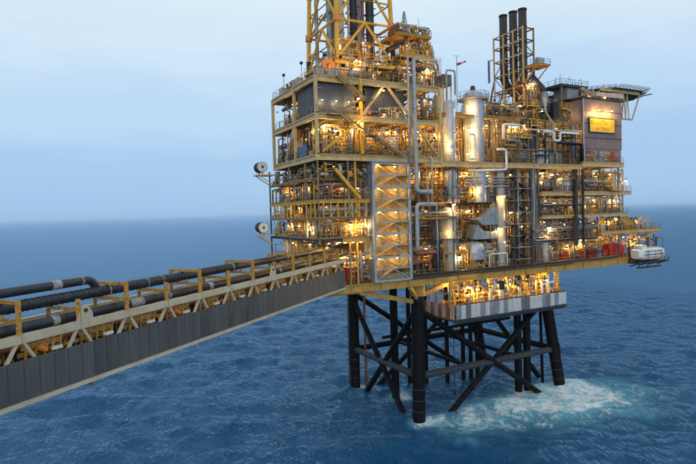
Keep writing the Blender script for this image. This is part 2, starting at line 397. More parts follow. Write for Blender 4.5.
# ================================================================== JACKET
def build_jacket():
    t = thing('steel_jacket', 'black four-legged steel jacket with crossed braces standing in the sea', 'jacket', (0, 0, -6))
    legs = {'n': ((0, 0, -6), (0.3, 0, 22.4)), 'l': ((-0.2, 21.6, -6), (0, 21.8, 22.4)), 'r': ((34.0, -0.2, -6), (29.2, 0.6, 22.4)), 'b': ((34.0, 21.6, -6), (29.2, 21.4, 22.4))}
    LP = {}
    for k, (a, b) in legs.items():
        a = Vector(a); b = Vector(b); LP[k] = (a, b)
        o = MB().cyl(a, b, 1.05, None, 20).build('leg', 'jacket_black', t)
        d = (b - a).normalized()
        for z in (1.6, 3.4, 5.2):
            p = a + (b - a) * ((z + 6) / 28.4)
            MB().cyl(p - d * 0.06, p + d * 0.06, 1.07, None, 20).build('marking_band', 'brace_grey', o)
        p = a + (b - a) * ((7.2 + 6) / 28.4); MB().cyl(p - d * 0.9, p + d * 0.9, 1.18, None, 20).build('joint_can', 'jacket_black', o)
        p = a + (b - a) * ((20.6 + 6) / 28.4); MB().cyl(p - d * 0.1, b, 1.3, None, 20).build('leg_crown', 'ochre', o, label='ochre crown of the leg under the deck')
    def at(k, z):
        a, b = LP[k]; return a + (b - a) * ((z + 6) / 28.4)
    for p, q in (('n', 'r'), ('n', 'l'), ('l', 'b'), ('r', 'b')):
        MB().cyl(at(p, 7.2), at(q, 7.2), 0.58, None, 14).build('horizontal_brace', 'brace_grey' if p == 'n' else 'jacket_black', t)
        A, B, C, D = at(p, 18.4), at(q, -5), at(q, 17.2), at(p, -5)
        MB().cyl(A, B, 0.52, None, 14).build('diagonal_brace', 'jacket_black', t)
        MB().cyl(C, D, 0.50, None, 14).build('diagonal_brace', 'jacket_black', t)
    for k in range(2):                                  # inner frame at the waterline level
        u = (0.33, 0.70)[k]
        MB().cyl(at('n', 7.2).lerp(at('r', 7.2), u), at('l', 7.2).lerp(at('b', 7.2), u), 0.36, None, 12).build('plan_brace', 'jacket_black', t)
    MB().cyl(at('n', 11.5).lerp(at('l', 11.5), 0.5), at('r', 11.5).lerp(at('b', 11.5), 0.5), 0.3, None, 12).build('plan_brace', 'jacket_black', t)
    for ci, (x, y) in enumerate(((19.6, 12.2), (21.4, 12.0), (23.2, 12.1), (16.6, 13.5), (12.5, 15.0), (9.2, 16.0))):
        c = MB().cyl((x, y, -6), (x, y, 22.4), 0.42, None, 12).build('well_conductor', 'jacket_black', None, label='slim black well conductor, ' + ('fourth', 'fifth', 'sixth', 'third', 'second', 'first')[ci] + ' counted from the lone thick caisson', cat='conductor', group='well conductors under the deck')
    for i, (x, y) in enumerate(((24.6, 2.3), (26.6, 2.0))):
        MB().cyl((x, y, -6), (x, y, 22.4), 0.68, None, 14).build('caisson', 'jacket_black', None, label='thick black caisson pipe, one of a pair above the churned water', cat='caisson', group='pair of caissons')
    MB().cyl((3.0, 11.6, -6), (3.0, 11.6, 22.4), 0.72, None, 14).build('caisson', 'jacket_black', None, label='lone thick black caisson between the stair tower legs', cat='caisson')
    MB().tube([(1.5, 20.0, -6), (1.5, 20.0, 22.4)], 0.24, 10).build('riser', 'copper_red', None, label='thin rust red riser pipe beside the corner leg', cat='riser')
    MB().tube([(31.2, 2.4, -6), (30.6, 2.4, 22.4)], 0.28, 10).build('riser', 'jacket_black', None, label='thin black riser beside the leaning leg', cat='riser')
    h = MB().tube([(10.9, 4.2, 22.3), (10.9, 4.2, 1.8)], 0.07, 6).build('hanging_hose', 'dark', None, label='thin dark hose hanging from the deck to the water', cat='hose')
    MB().lathe((10.9, 4.2, 0.9), [(0.05, 1.0), (0.28, 0.8), (0.28, 0.15), (0.1, 0)], 10).build('hose_weight', 'dark', h)
    lad = thing('leg_ladder', 'thin caged ladder running down beside a black jacket leg', 'ladder', (-1.6, 21.0, 0.4))
    for yy in (20.75, 21.25): MB().bar((-1.6, yy, 0.4), (-1.6, yy, 22.3), 0.07).build('stringer', 'dark', lad)
    b = MB()
    for i in range(60): b.bar((-1.6, 20.75, 0.6 + i * 0.36), (-1.6, 21.25, 0.6 + i * 0.36), 0.05)
    b.build('rung_row', 'dark', lad, kind='stuff')
    b = MB()
    for i in range(12): b.tube([(-1.6, 20.7, 1 + i * 1.8), (-2.3, 20.7, 1 + i * 1.8), (-2.3, 21.3, 1 + i * 1.8), (-1.6, 21.3, 1 + i * 1.8)], 0.03, 4)
    b.build('cage_hoops', 'dark', lad, kind='stuff')
build_jacket()

# ================================================================== MAIN DECK
ZM = 23.8
def build_main_deck():
    t = thing('main_deck', 'long main deck on yellow girders resting on the jacket legs', 'deck', (0, 0, 22.5))
    MB().box(-19.2, 48.5, -2.7, 17, 23.55, ZM).build('deck_plate', 'grating', t)
    MB().box(48.5, 61.5, -2.7, 4.0, 23.55, ZM).build('deck_plate', 'grating', t)
    xs = [-19.3, -9.6, -3.2, 4, 12, 20, 28, 36, 44, 52, 61.5]
    for a, b in zip(xs, xs[1:]):
        beam(t, (a + 0.01, -2.9, 23.12), (b - 0.01, -2.9, 23.12), 0.5, 1.2, 'ochre', 'edge_girder')
    for y in (0.0, 7, 14, 16.6):
        beam(t, (-19.2, y, 22.9), (48.4, y, 22.9), 0.4, 1.15, 'under_deck', 'girder')
    for x in range(-18, 49, 3):
        beam(t, (x, -2.6, 23.05), (x, 16.8, 23.05), 0.25, 0.7, 'under_deck', 'joist')
    beam(t, (-19.25, -2.6, 23.0), (-19.25, 16.8, 23.0), 0.4, 1.2, 'cream', 'edge_girder')
    for i in range(16):                                  # web stiffeners on the girder
        x = -18.5 + i * 5.0; MB().box(x, x + 0.06, -3.13, -2.96, 22.65, 23.58).build('stiffener', 'ochre', t)
    # cantilever brackets to the legs
    for p, q in (((-12, -2.7, 22.5), (-0.6, 0, 19.6)), ((-3.0, -2.7, 22.45), (-0.2, -0.6, 20.2)), ((0, 0, 20.2), (8, 0, 22.4)), ((0, 21, 20.2), (-9, 16, 22.4))):
        MB().bar(p, q, 0.5, 0.7).build('knee_brace', 'ochre', t)
    MB().quadbox([(-19.0, -2.75, 22.3), (-9.7, -2.75, 22.3), (-9.7, 8, 22.3), (-19.0, 8, 22.3), (-19.0, -2.75, 22.48), (-9.7, -2.75, 22.48), (-9.7, 8, 22.48), (-19.0, 8, 22.48)]).build('soffit_plate', 'under_deck', t)
    # dark pipe and kickplate band along the edge
    MB().tube([(-3.0, -3.35, 24.25), (46, -3.35, 24.25)], 0.2, 8).build('edge_pipe', 'black', None, label='long black pipe running along the edge of the main deck', cat='pipe')
    MB().tube([(-3.0, -3.3, 23.75), (33, -3.3, 23.75)], 0.13, 8).build('edge_pipe', 'dark', None, label='thinner dark pipe just below the long black edge pipe', cat='pipe')
    railing([(-3, -2.75, ZM), (48, -2.75, ZM)], 'grey handrail along the front edge of the main deck')
    railing([(48, -2.75, ZM), (61.3, -2.75, ZM), (61.3, 3.8, ZM)], 'grey handrail round the lifeboat end of the main deck')
build_main_deck()

# ================================================================== BASKET DECK UNDER THE MAIN DECK
def build_basket():
    t = thing('hanging_deck', 'lower deck hung under the main deck behind a white louvred screen', 'deck', (6, -4.6, 16.4))
    MB().box(4.3, 29.6, -4.5, 6.5, 16.42, 16.6).build('deck_plate', 'grating', t)
    for y in (-4.45, 0.5, 6.3): beam(t, (4.3, y, 16.2), (29.6, y, 16.2), 0.3, 0.4, 'dark', 'girder')
    for x in range(5, 30, 3): beam(t, (x, -4.4, 16.25), (x, 6.4, 16.25), 0.18, 0.3, 'dark', 'joist')
    n = 25; wd = 25.2 / n
    for i in range(n):                                   # louvred panels along the front
        x = 4.4 + i * wd
        b = MB(); s_ = 0.02 * (i % 3)
        for k in range(8):
            z = 16.75 + k * 0.275
            b.quadbox([(x + 0.12, -4.62 - s_, z), (x + wd - 0.12, -4.62 - s_, z), (x + wd - 0.12, -4.56 - s_, z + 0.02), (x + 0.12, -4.56 - s_, z + 0.02),
                       (x + 0.12, -4.72 - s_, z + 0.24), (x + wd - 0.12, -4.72 - s_, z + 0.24), (x + wd - 0.12, -4.66 - s_, z + 0.25), (x + 0.12, -4.66 - s_, z + 0.25)])
        b.box(x + 0.07, x + 0.13, -4.74, -4.56, 16.7, 18.95); b.box(x + wd - 0.13, x + wd - 0.07, -4.74, -4.56, 16.7, 18.95)
        o = b.build('louvre_panel', ('white', 'white', 'silver', 'galvanised', 'silver')[rnd.randrange(5)], t)
        MB().bar((x, -4.6, 16.5), (x, -4.6, 19.15), 0.08).build('post', 'dark', t)
    for i in range(10):                                  # the end screen is red-brown
        y = -4.4 + i * 1.05
        b = MB()
        for k in range(8):
            z = 16.75 + k * 0.275; b.box(4.15, 4.22, y + 0.05, y + 1.0, z, z + 0.2)
        b.box(4.13, 4.24, y + 0.03, y + 0.1, 16.7, 18.95)
        b.build('louvre_panel', ('off_white', 'copper_red')[i % 2], t)
    MB().bar((4.3, -4.66, 19.1), (29.7, -4.66, 19.1), 0.12).build('top_rail', 'dark', t)
    MB().bar((4.3, -4.66, 16.55), (29.7, -4.66, 16.55), 0.2, 0.3).build('kerb_beam', 'dark', t)
    for x in (5, 9, 13, 17, 21, 25, 29):
        MB().bar((x, -4.2, 16.6), (x, -2.9, 22.5), 0.24).build('hanger', 'yellow', t)
        MB().bar((x, -2.6, 22.5), (x + 1.9, -1.6, 18.8), 0.18).build('diagonal', 'yellow', t)
        MB().bar((x, 6.2, 16.6), (x, 6.2, 22.5), 0.24).build('hanger', 'yellow', t)
build_basket()

ORD = 'first second third fourth fifth sixth seventh eighth ninth tenth eleventh twelfth thirteenth fourteenth fifteenth sixteenth seventeenth eighteenth'.split()
# ================================================================== BRIDGE
def build_bridge():
    D = Vector((0.7845, 0.6201, 0)); P0 = Vector((-53.36, -34.26, 0)); Nn = Vector((-D.y, D.x, 0))
    def P(s_, off, z): return P0 + D * s_ + Nn * off + Vector((0, 0, z + 0.009 * s_))
    SA, SB, WD = -28.0, 49.0, 5.2
    t = thing('bridge', 'long truss bridge clad in dark ribbed panels, landing on the main deck', 'bridge', P(SA, 0, 23))
    for off, sgn in ((0, -1), (WD, 1)):
        MB().bar(P(SA, off, 23.1), P(SB, off, 23.1), 0.32, 0.36).build('bottom_chord', 'beige', t)
        MB().bar(P(SA, off, 27.0), P(SB, off, 27.0), 0.34, 0.50).build('top_chord', 'beige', t)
        MB().bar(P(SA, off, 25.55), P(SB, off, 25.55), 0.2, 0.2).build('mid_chord', 'rust_yellow', t)
    n = int((SB - SA) / 1.01)
    for i in range(n):                                   # cladding panels, one by one
        s0 = SA + i * 1.01; z1 = 25.75 + rnd.uniform(-0.015, 0.015)
        for off, sg in ((-0.20, -1), (WD + 0.20, 1)):
            if sg > 0 and s0 < -5: continue
            b = MB(); o_ = off + sg * rnd.uniform(0, 0.012)
            b.quadbox([P(s0 + 0.025, o_, 23.26), P(s0 + 0.982, o_, 23.26), P(s0 + 0.982, o_ + 0.03, 23.26), P(s0 + 0.025, o_ + 0.03, 23.26),
                       P(s0 + 0.025, o_, z1), P(s0 + 0.982, o_, z1), P(s0 + 0.982, o_ + 0.03, z1), P(s0 + 0.025, o_ + 0.03, z1)])
            for k in range(3):
                a = s0 + 0.12 + k * 0.29; e = o_ + sg * 0.014
                b.quadbox([P(a, e, 23.28), P(a + 0.13, e, 23.28), P(a + 0.13, o_, 23.28), P(a, o_, 23.28), P(a, e, z1 - 0.02), P(a + 0.13, e, z1 - 0.02), P(a + 0.13, o_, z1 - 0.02), P(a, o_, z1 - 0.02)])
            b.build('cladding_panel', 'bridge_clad_worn' if rnd.random() < .35 else 'bridge_clad', t)
    MB().quadbox([P(SA, 0.2, 23.2), P(SB, 0.2, 23.2), P(SB, WD - 0.2, 23.2), P(SA, WD - 0.2, 23.2), P(SA, 0.2, 23.26), P(SB, 0.2, 23.26), P(SB, WD - 0.2, 23.26), P(SA, WD - 0.2, 23.26)]).build('walkway', 'grating', t)
    s_ = 1.25 - 4.15 * 7; i = 0
    while s_ < SB - 0.5:
        tall = i % 2 == 1
        for off in (0, WD):
            for e in (-1.0, 1.0):
                MB().bar(P(s_ + e * 0.15, off, 26.85), P(s_ + e, off, 25.5), 0.2, 0.16).build('strut', 'beige', t)
                MB().bar(P(s_ + e, off + (0.1 if off == 0 else -0.1), 25.5), P(s_ + 2.07 * e, off + (0.1 if off == 0 else -0.1), 23.2), 0.18, 0.14).build('strut', 'rust_yellow', t)
        f = thing('pipe_support', ('tall' if tall else 'short') + ' rusty yellow portal frame on the bridge, ' + ORD[max(0, 9 - i // 2)] + ' of its kind from the platform', 'pipe support', P(s_, 0, 27.2), ('tall' if tall else 'short') + ' pipe supports along the bridge')
        top = 29.35 if tall else 28.75
        m = 'rust_yellow'
        MB().bar(P(s_, 0.02, 26.7), P(s_, 0.02, top), 0.30).build('post', m, f)
        MB().bar(P(s_, 3.3 if tall else 3.0, 26.7), P(s_, 3.3 if tall else 3.0, top - (0 if tall else .8)), 0.26).build('post', m, f)
        e_ = 3.35 if tall else 3.05
        MB().bar(P(s_, -0.05, 28.08), P(s_, e_, 28.08), 0.2, 0.22).build('crossbar', m, f)
        if tall:
            MB().bar(P(s_, 0.15, top - 0.12), P(s_, e_, top - 0.12), 0.2, 0.22).build('crossbar', m, f)
            for q in (1.4, 2.6): MB().bar(P(s_ - .12, q, 28.15), P(s_ - .12, q, 28.45), .1, .3).build('saddle', m, f)
        MB().bar(P(s_, 0, 26.9), P(s_, WD, 26.9), 0.22, 0.26).build('floor_beam', m, f)
        i += 1; s_ += 4.15
    # clutter on the bridge floor: yellow supports, conduit
    for k in range(44):
        s_ = SA + 3 + k * 1.68; off = rnd.uniform(0.6, 2.0); h = rnd.uniform(25.2, 26.3)
        b = MB().bar(P(s_, off, 23.3), P(s_ + rnd.uniform(-.5, .5), off, h), 0.14).bar(P(s_ - 0.5, off, h - 0.1), P(s_ + 0.5, off, h - 0.1), 0.16)
        b.build('tray_support', 'rust_yellow', None, label='low rusty yellow support on the bridge floor under the pipes', cat='support', group='low supports on the bridge floor')
    for off, z, r_, m, nm in ((1.6, 26.15, 0.16, 'copper_red', 'rust red conduit low on the bridge'), (2.1, 26.3, 0.2, 'off_white', 'pale conduit low in the middle of the bridge'), (3.2, 26.4, 0.22, 'galvanised', 'grey conduit on the far half of the bridge')):
        MB().tube([P(SA, off, z), P(SB + 1.5, off, z)], r_, 8).build('conduit', m, None, label=nm, cat='conduit')
    # rusty yellow tray brackets and pale junction boxes seen through the open strip under the top chord
    for k in range(17):
        s_ = 1.25 - 4.15 * 6 + k * 4.15
        if s_ > SB - 2: break
        jb = thing('junction_box', f'pale junction box on the bridge, {ORD[16 - k]} from the platform', 'junction box', P(s_ - 1.4, .5, 25.7), 'junction boxes along the bridge')
        b = MB().bar(P(s_ - 1.75, .42, 25.82), P(s_ - 1.05, .42, 25.82), .22, .2); b.build('body', 'white', jb); MB().bar(P(s_ - 1.4, .42, 25.3), P(s_ - 1.4, .42, 25.72), .1).build('stand', 'rust_yellow', jb)
        tr = thing('tray_bracket', f'rusty yellow tray bracket frame inside the bridge, {ORD[16 - k]} from the platform', 'bracket', P(s_, .9, 25), 'tray brackets along the bridge')
        MB().bar(P(s_ + .6, .8, 26.2), P(s_ + 3.4, .8, 26.2), .14, .3).build('tray_side', 'rust_yellow', tr); MB().bar(P(s_ + .5, 1.0, 25.75), P(s_ + 3.6, 1.0, 25.75), .12, .26).build('tray_side', 'rust_yellow', tr)
        for q in range(5): MB().bar(P(s_ + .7 + q * .62, .75, 25.0), P(s_ + .95 + q * .62 + rnd.uniform(-.2, .2), .75, 26.5), .13).build('upright', 'rust_yellow', tr)
        if k % 3 == 0: MB().cyl(P(s_ + 1.6, .6, 26.1), P(s_ + 2.1, .6, 25.8), .2, None, 10).build('valve', 'orange', tr)
    # the three big pipes
    def big(pts, r_, label, bands, wrap_s=None):
        o = MB().tube(pts, r_, 18, 0.8, 6).build('pipeline', 'wrap', None, label=label, cat='pipe')
        pv = [Vector(p) for p in pts]
        for s0, ln in bands:
            a = pv[0] + D * (s0 - SA) + Vector((0, 0, 0.009 * (s0 - SA))); c = a + D * ln
            MB().cyl(a, c, r_ + 0.012, None, 18).build('tape_band', 'band', o)
        if wrap_s:
            b = MB(); a0, a1 = wrap_s; k = a0
            while k < a1:
                a = pv[0] + D * (k - SA) + Vector((0, 0, 0.009 * (k - SA))); b.cyl(a, a + D * 0.16, r_ + 0.03, None, 14); k += 0.42
            b.build('wrap_rings', 'wrap', o, kind='stuff')
        return o
    big([P(SA, 2.0, 28.70), P(SB + 6, 2.0, 28.70)], 0.38, 'upper black wrapped pipeline running the whole bridge', [(9.0, .12), (9.6, .1), (13.5, .1), (15.2, .2), (21.2, .1), (25, .3), (36, .3)], (SA, 26))
    big([P(SA, 1.2, 27.42), P(SB + 6, 1.2, 27.42)], 0.34, 'lower black pipeline just above the bridge top chord', [(4.2, .5), (10.9, 1.3), (15, .25), (20.3, .6), (27, .35), (33, .3), (39, .3)])
    big([P(SA, 2.1, 29.66), P(8.3, 2.1, 29.66), P(8.8, 2.1, 28.7)], 0.31, 'short raised black pipe bending down into the upper pipeline', [(5.0, .7), (7.35, .14)])
    # lifting lug plates
    for s_ in (5.7, 29.7, -12):
        t2 = thing('lifting_lug', 'pointed beige lifting lug welded on the bridge chord', 'lifting lug', P(s_, -0.1, 27.2), 'lifting lugs on the bridge chord')
        v = [P(s_ - 0.75, -0.16, 26.8), P(s_ + 0.75, -0.16, 26.8), P(s_ + 0.68, -0.16, 27.75), P(s_ + 0.28, -0.16, 28.3), P(s_ - 0.05, -0.16, 28.3), P(s_ - 0.35, -0.16, 27.8)]
        b = MB(); b.v = [tuple(x) for x in v] + [tuple(x + Nn * 0.1) for x in v]; k = len(v)
        b.f = [list(range(k)), list(range(2 * k - 1, k - 1, -1))] + [[i_, i_ + k, (i_ + 1) % k + k, (i_ + 1) % k] for i_ in range(k)]; b.sm = [False] * len(b.f)
        b.build('plate', 'beige', t2)
        MB().cyl(P(s_ + 0.12, -0.22, 27.95), P(s_ + 0.12, 0.0, 27.95), 0.14, None, 12).build('pin', 'dark', t2)
    lugs = MB().bar(P(5.9, -0.02, 22.88), P(6.2, -0.02, 22.72), 0.2).build('shackle', 'rust', None, label='small rusty shackle under the bottom chord of the bridge', cat='shackle')
build_bridge()

# ================================================================== DRILLING MODULE (upper)
def build_drilling_module():
    t = thing('drilling_module', 'two-storey open drilling module framed in cream beams under the derrick', 'module', (-18.2, -3, 41.8))
    X0, X1, Ya, Yb, Yc = -18.2, 3.4, -3.0, 5.0, 14.5
    for z, hh in ((42.2, 0.8), (48.0, 0.75), (53.3, 0.8)):
        xs = [X0, -11.0, -1.9, X1]
        for a, b in zip(xs, xs[1:]):
            beam(t, (a + 0.21, Ya, z), (b - 0.21, Ya, z), 0.4, hh, 'cream', 'edge_beam')
        beam(t, (X0, Ya + 0.21, z), (X0, Yb - 0.21, z), 0.4, hh, 'cream', 'edge_beam')
        beam(t, (X0, Yb + 0.21, z), (X0, Yc - 0.21, z), 0.4, hh, 'cream', 'edge_beam')
        beam(t, (X0 + .2, Yc, z), (X1, Yc, z), 0.4, hh, 'cream', 'edge_beam')
        for x in range(-16, 4, 3): beam(t, (x, Ya + 0.2, z - 0.05), (x, Yc - .2, z - 0.05), 0.22, 0.5, 'under_deck', 'joist')
        MB().box(X0 + .2, X1, Ya + .2, Yc - .2, z + 0.24, z + 0.36).build('floor_plate', 'grating', t)
    for x, y, m in ((X0, Ya, 'cream'), (-11.0, Ya, 'yellow'), (-1.9, Ya, 'cream'), (X1, Ya, 'cream'), (X0, Yb, 'cream'), (X0, Yc, 'cream'), (-11, Yc, 'steel'), (-1.9, Yc, 'steel'), (X1, Yc, 'steel')):
        beam(t, (x, y, 41.8), (x, y, 53.72), 0.42, 0.42, m, 'column', 'box')
    for a, b, m in (((-17.4, -3, 43.0), (-11.2, -3, 47.7), 'yellow'), ((-10.7, -3, 48.6), (-7.2, -3, 52.9), 'cream'), ((-6.2, -3, 52.9), (-3.0, -3, 49.2), 'cream'), ((-1.4, -3, 47.6), (3.0, -3, 42.7), 'cream'),
                    ((X0, 5.4, 47.6), (X0, 9, 43.0), 'cream'), ((X0, 5.3, 47.4), (X0, 5.9, 45.8), 'cream')):
        MB().bar(a, b, 0.32, 0.32).build('brace', m, t)
    # wind wall of ribbed sheets on the upper storey
    ws = thing('wind_wall', 'dark grey ribbed wind wall closing the upper storey under the roof edge', 'wall', (X0, -2.3, 48.4))
    for a in range(int(X0), -12, 1):
        corrugated(a + 0.45, a + 1.43, 48.45, 52.85, -2.4, 0.25, 0.06).build('wall_sheet', 'wind_wall', ws)
    for a in range(-10, -3): corrugated(a + 0.3, a + 1.28, 48.45, 52.85, -2.0, 0.25, 0.06).build('wall_sheet', 'wind_wall', ws)
    for k in range(7): corrugated(-2.2 + k * 1.02, -1.22 + k * 1.02, 48.45, 52.85, X0 + 0.5, 0.25, 0.06, 'y').build('wall_sheet', 'wind_wall', ws)
    MB().box(-17.6, -17.0, -2.6, -2.48, 52.0, 52.1).build('trim_strip', 'galvanised', ws)
    railing([(-11.3, -3.2, 48.38), (X0 - .1, -3.2, 48.38), (X0 - .1, 14.3, 48.38)], 'grey handrail round the open upper storey of the drilling module')
    railing([(3.3, -3.2, 42.58), (X0 - .1, -3.2, 42.58), (X0 - .1, 14.3, 42.58)], 'grey handrail round the lower storey of the drilling module')
    railing([(3.3, -3.0, 53.72), (X0, -3.0, 53.72), (X0, 14.3, 53.72), (-12, 14.4, 53.72)], 'grey handrail round the drilling module roof')
    # back bulkhead of sheets
    bw = thing('bulkhead', 'ochre brown steel bulkhead at the back of the drilling module', 'wall', (-13, 14, 42.6))
    for z0, z1 in ((42.6, 47.6), (48.4, 52.9)):
        for k in range(8): corrugated(-13.5 + k * 2.1, -11.45 + k * 2.1, z0, z1, 13.6, 0.35, 0.08).build('bulkhead_sheet', 'bulkhead', bw)
    # zigzag stairs hung on the face
    stair((-10.9, -4.0, 50.6), (-15.3, -4.0, 53.7), 1.0, 'steel flight from the module roof down to the yellow column')
    stair((-15.6, -4.0, 48.4), (-11.5, -4.0, 50.5), 1.0, 'steel flight below the roof flight in front of the wind wall')
    stair((-10.2, -4.0, 45.4), (-15.0, -4.0, 48.3), 1.0, 'steel flight crossing the yellow brace on the lower storey')
    stair((-4.3, -4.0, 42.5), (-9.6, -4.0, 45.4), 1.0, 'steel flight coming down to the stair tower head')
    for x, z in ((-10.6, 50.45), (-15.9, 48.2), (-9.9, 45.3)):
        MB().box(x - 0.8, x + 0.8, -4.6, -3.3, z, z + 0.12).build('stair_landing', 'grating', None, label='small steel landing between stair flights on the drilling module', cat='landing', group='stair landings on the drilling module')
build_drilling_module()

# ================================================================== DERRICK
def build_derrick():
    t = thing('derrick', 'tall yellow lattice drilling derrick standing on the module roof', 'derrick', (-11, 4, 53.7))
    zb, zt, tp = 53.7, 100.0, 0.055
    cx, cy, hx, hy = -5.8, 9.6, 5.3, 5.6
    def C(i, z):
        k = 1 - tp * (z - 58.7) / 10.0 if z > 66 else 1.0 - tp * 0.73 * max(0, (z - 58.7)) / 7.3
        sx, sy = ((-1, -1), (1, -1), (1, 1), (-1, 1))[i]; return Vector((cx + sx * hx * k, cy + sy * hy * k, z))
    for i in range(4):
        m = 'yellow'
        MB().cyl(C(i, zb), C(i, 61), 0.42, None, 12).build('leg', 'black' if i in (1, 3) else 'yellow', t)
        MB().cyl(C(i, 61), C(i, 66), 0.36, None, 12).build('leg', m, t)
        MB().cyl(C(i, 66), C(i, zt), 0.36, 0.28, 12).build('leg', m, t)
        for z in (65.0, 72.3): MB().cyl(C(i, z - 0.5), C(i, z + 0.5), 0.6, None, 12).build('node', 'orange', t)
    zs = [58.7, 65.0, 72.3, 79.6, 87, 94]
    for i in range(4):
        j = (i + 1) % 4
        for a, b in zip(zs, zs[1:]):
            mid = (C(i, b) + C(j, b)) / 2
            MB().cyl(C(i, b), C(j, b), 0.2, None, 8).build('girt', 'yellow', t)
            up = (C(i, b) + C(j, b)) / 2
            MB().cyl(C(i, a), up, 0.22, None, 8).build('brace', 'yellow' if a > 60 or i != 1 else 'yellow', t)
            MB().cyl(C(j, a), up, 0.22, None, 8).build('brace', 'yellow', t)
            q = a + (b - a) * 0.5; f = 0.5
            MB().cyl(C(i, q), C(i, a).lerp(up, f), 0.12, None, 6).build('sub_brace', 'yellow', t)
            MB().cyl(C(j, q), C(j, a).lerp(up, f), 0.12, None, 6).build('sub_brace', 'yellow', t)
        for z in (61.5, 68.6): MB().cyl(C(i, z), C(j, z), 0.1, None, 6).build('sub_girt', 'rust_yellow', t)
        MB().cyl(C(i, 54.2), C(j, 58.6), 0.2, None, 8).build('base_brace', 'black', t)
        MB().cyl(C(j, 54.2), C(i, 58.6), 0.2, None, 8).build('base_brace', 'black', t)
    fl = MB().box(cx - 6.0, cx + 6.2, cy - 6.6, cy + 6.0, 58.35, 58.6).build('drill_floor', 'rust_yellow', t)
    for s_ in (-6.2, -2, 2, 5.6): MB().ibeam((cx - 6.0, cy + s_, 58.0), (cx + 6.2, cy + s_, 58.0), 0.3, 0.6).build('floor_beam', 'yellow', fl)
    railing([(cx + 6, cy - 6.5, 58.6), (cx - 6, cy - 6.5, 58.6), (cx - 6, cy + 5.9, 58.6)], 'yellow handrail round the drill floor', m='yellow')
    # stands of pipe and ducts racked inside
    for x, y, r_, m, lb in ((-8.2, 8.0, 0.55, 'off_white', 'pale vertical duct inside the derrick'), (-9.6, 9.6, 0.42, 'galvanised', 'grey vertical duct inside the derrick by the yellow leg'), (-6.2, 7.2, 0.62, 'black', 'thick black pipe stand inside the derrick'), (-3.4, 6.6, 0.7, 'dark', 'dark thick pipe stand by the derrick braces'), (-4.6, 6.9, 0.26, 'copper_red', 'thin reddish pipe between the dark pipe stands'), (-10.2, 13.2, 0.32, 'galvanised', 'slender grey pipe at the open corner of the derrick'), (-7.6, 12.6, 0.5, 'steel', 'steel pipe stand behind the pale duct'), (-3.0, 11, 0.4, 'galvanised', 'grey pipe behind the dark pipe stand'), (-7.1, 7.3, 0.2, 'off_white', 'slim pale pipe beside the black pipe stand')):
        o = MB().cyl((x, y, 58.6), (x, y, 92), r_, None, 14).build('pipe_stand', m, None, label=lb, cat='pipe')
        for k in range(6):
            z = 61 + k * 3.1; MB().cyl((x, y, z), (x, y, z + 0.16), r_ * 1.16, None, 14).build('collar', m, o)
    # clutter rings inside
    b = MB()
    for k in range(40):
        z = rnd.uniform(59, 75); x = rnd.uniform(-10, -1.5); y = rnd.uniform(5, 14); ln = rnd.uniform(0.8, 3.2)
        if k % 3: b.bar((x, y, z), (x + ln, y, z + rnd.uniform(-.4, .4)), 0.14)
        else: b.bar((x, y, z), (x, y + ln, z + rnd.uniform(-.6, .6)), 0.14)
    b.build('derrick_piping', 'dark', None, label='tangle of small dark pipework inside the derrick', cat='piping', kind='stuff')
    # sheave wheel and machinery housing at its foot
    s_ = thing('sheave_wheel', 'big orange yellow sheave wheel at the derrick foot', 'wheel', (-12.9, 3.6, 56.2))
    MB().lathe((-12.9, 3.6, 57.2), [(0.9, -0.28), (1.15, -0.24), (1.15, -0.12), (0.95, -0.06), (0.95, 0.06), (1.15, 0.12), (1.15, 0.24), (0.9, 0.28)], 28, 'y').build('rim', 'orange', s_)
    MB().cyl((-12.9, 3.15, 57.2), (-12.9, 4.05, 57.2), 0.24, None, 12).build('hub', 'black', s_)
    for e in (-0.42, 0.42): MB().bar((-12.9, 3.6 + e, 53.7), (-12.9, 3.6 + e, 57.3), 0.3, 0.16).build('bracket', 'yellow', s_)
    h = thing('machinery_house', 'orange lit machinery house at the derrick foot with ribbed sides', 'cabin', (-10.4, 1.0, 53.7))
    corrugated(-13.0, -7.6, 53.75, 56.0, 0.5, 0.3, 0.06).build('side_wall', 'orange', h)
    MB().box(-13.0, -7.6, 0.62, 4, 53.72, 56.0).build('body', 'orange', h)
    MB().box(-13.2, -7.4, 0.3, 4.2, 56.0, 56.15).build('roof', 'off_white', h)
    MB().box(-10.6, -9.7, 0.44, 0.5, 53.75, 55.6).build('door', 'galvanised', h)
build_derrick()

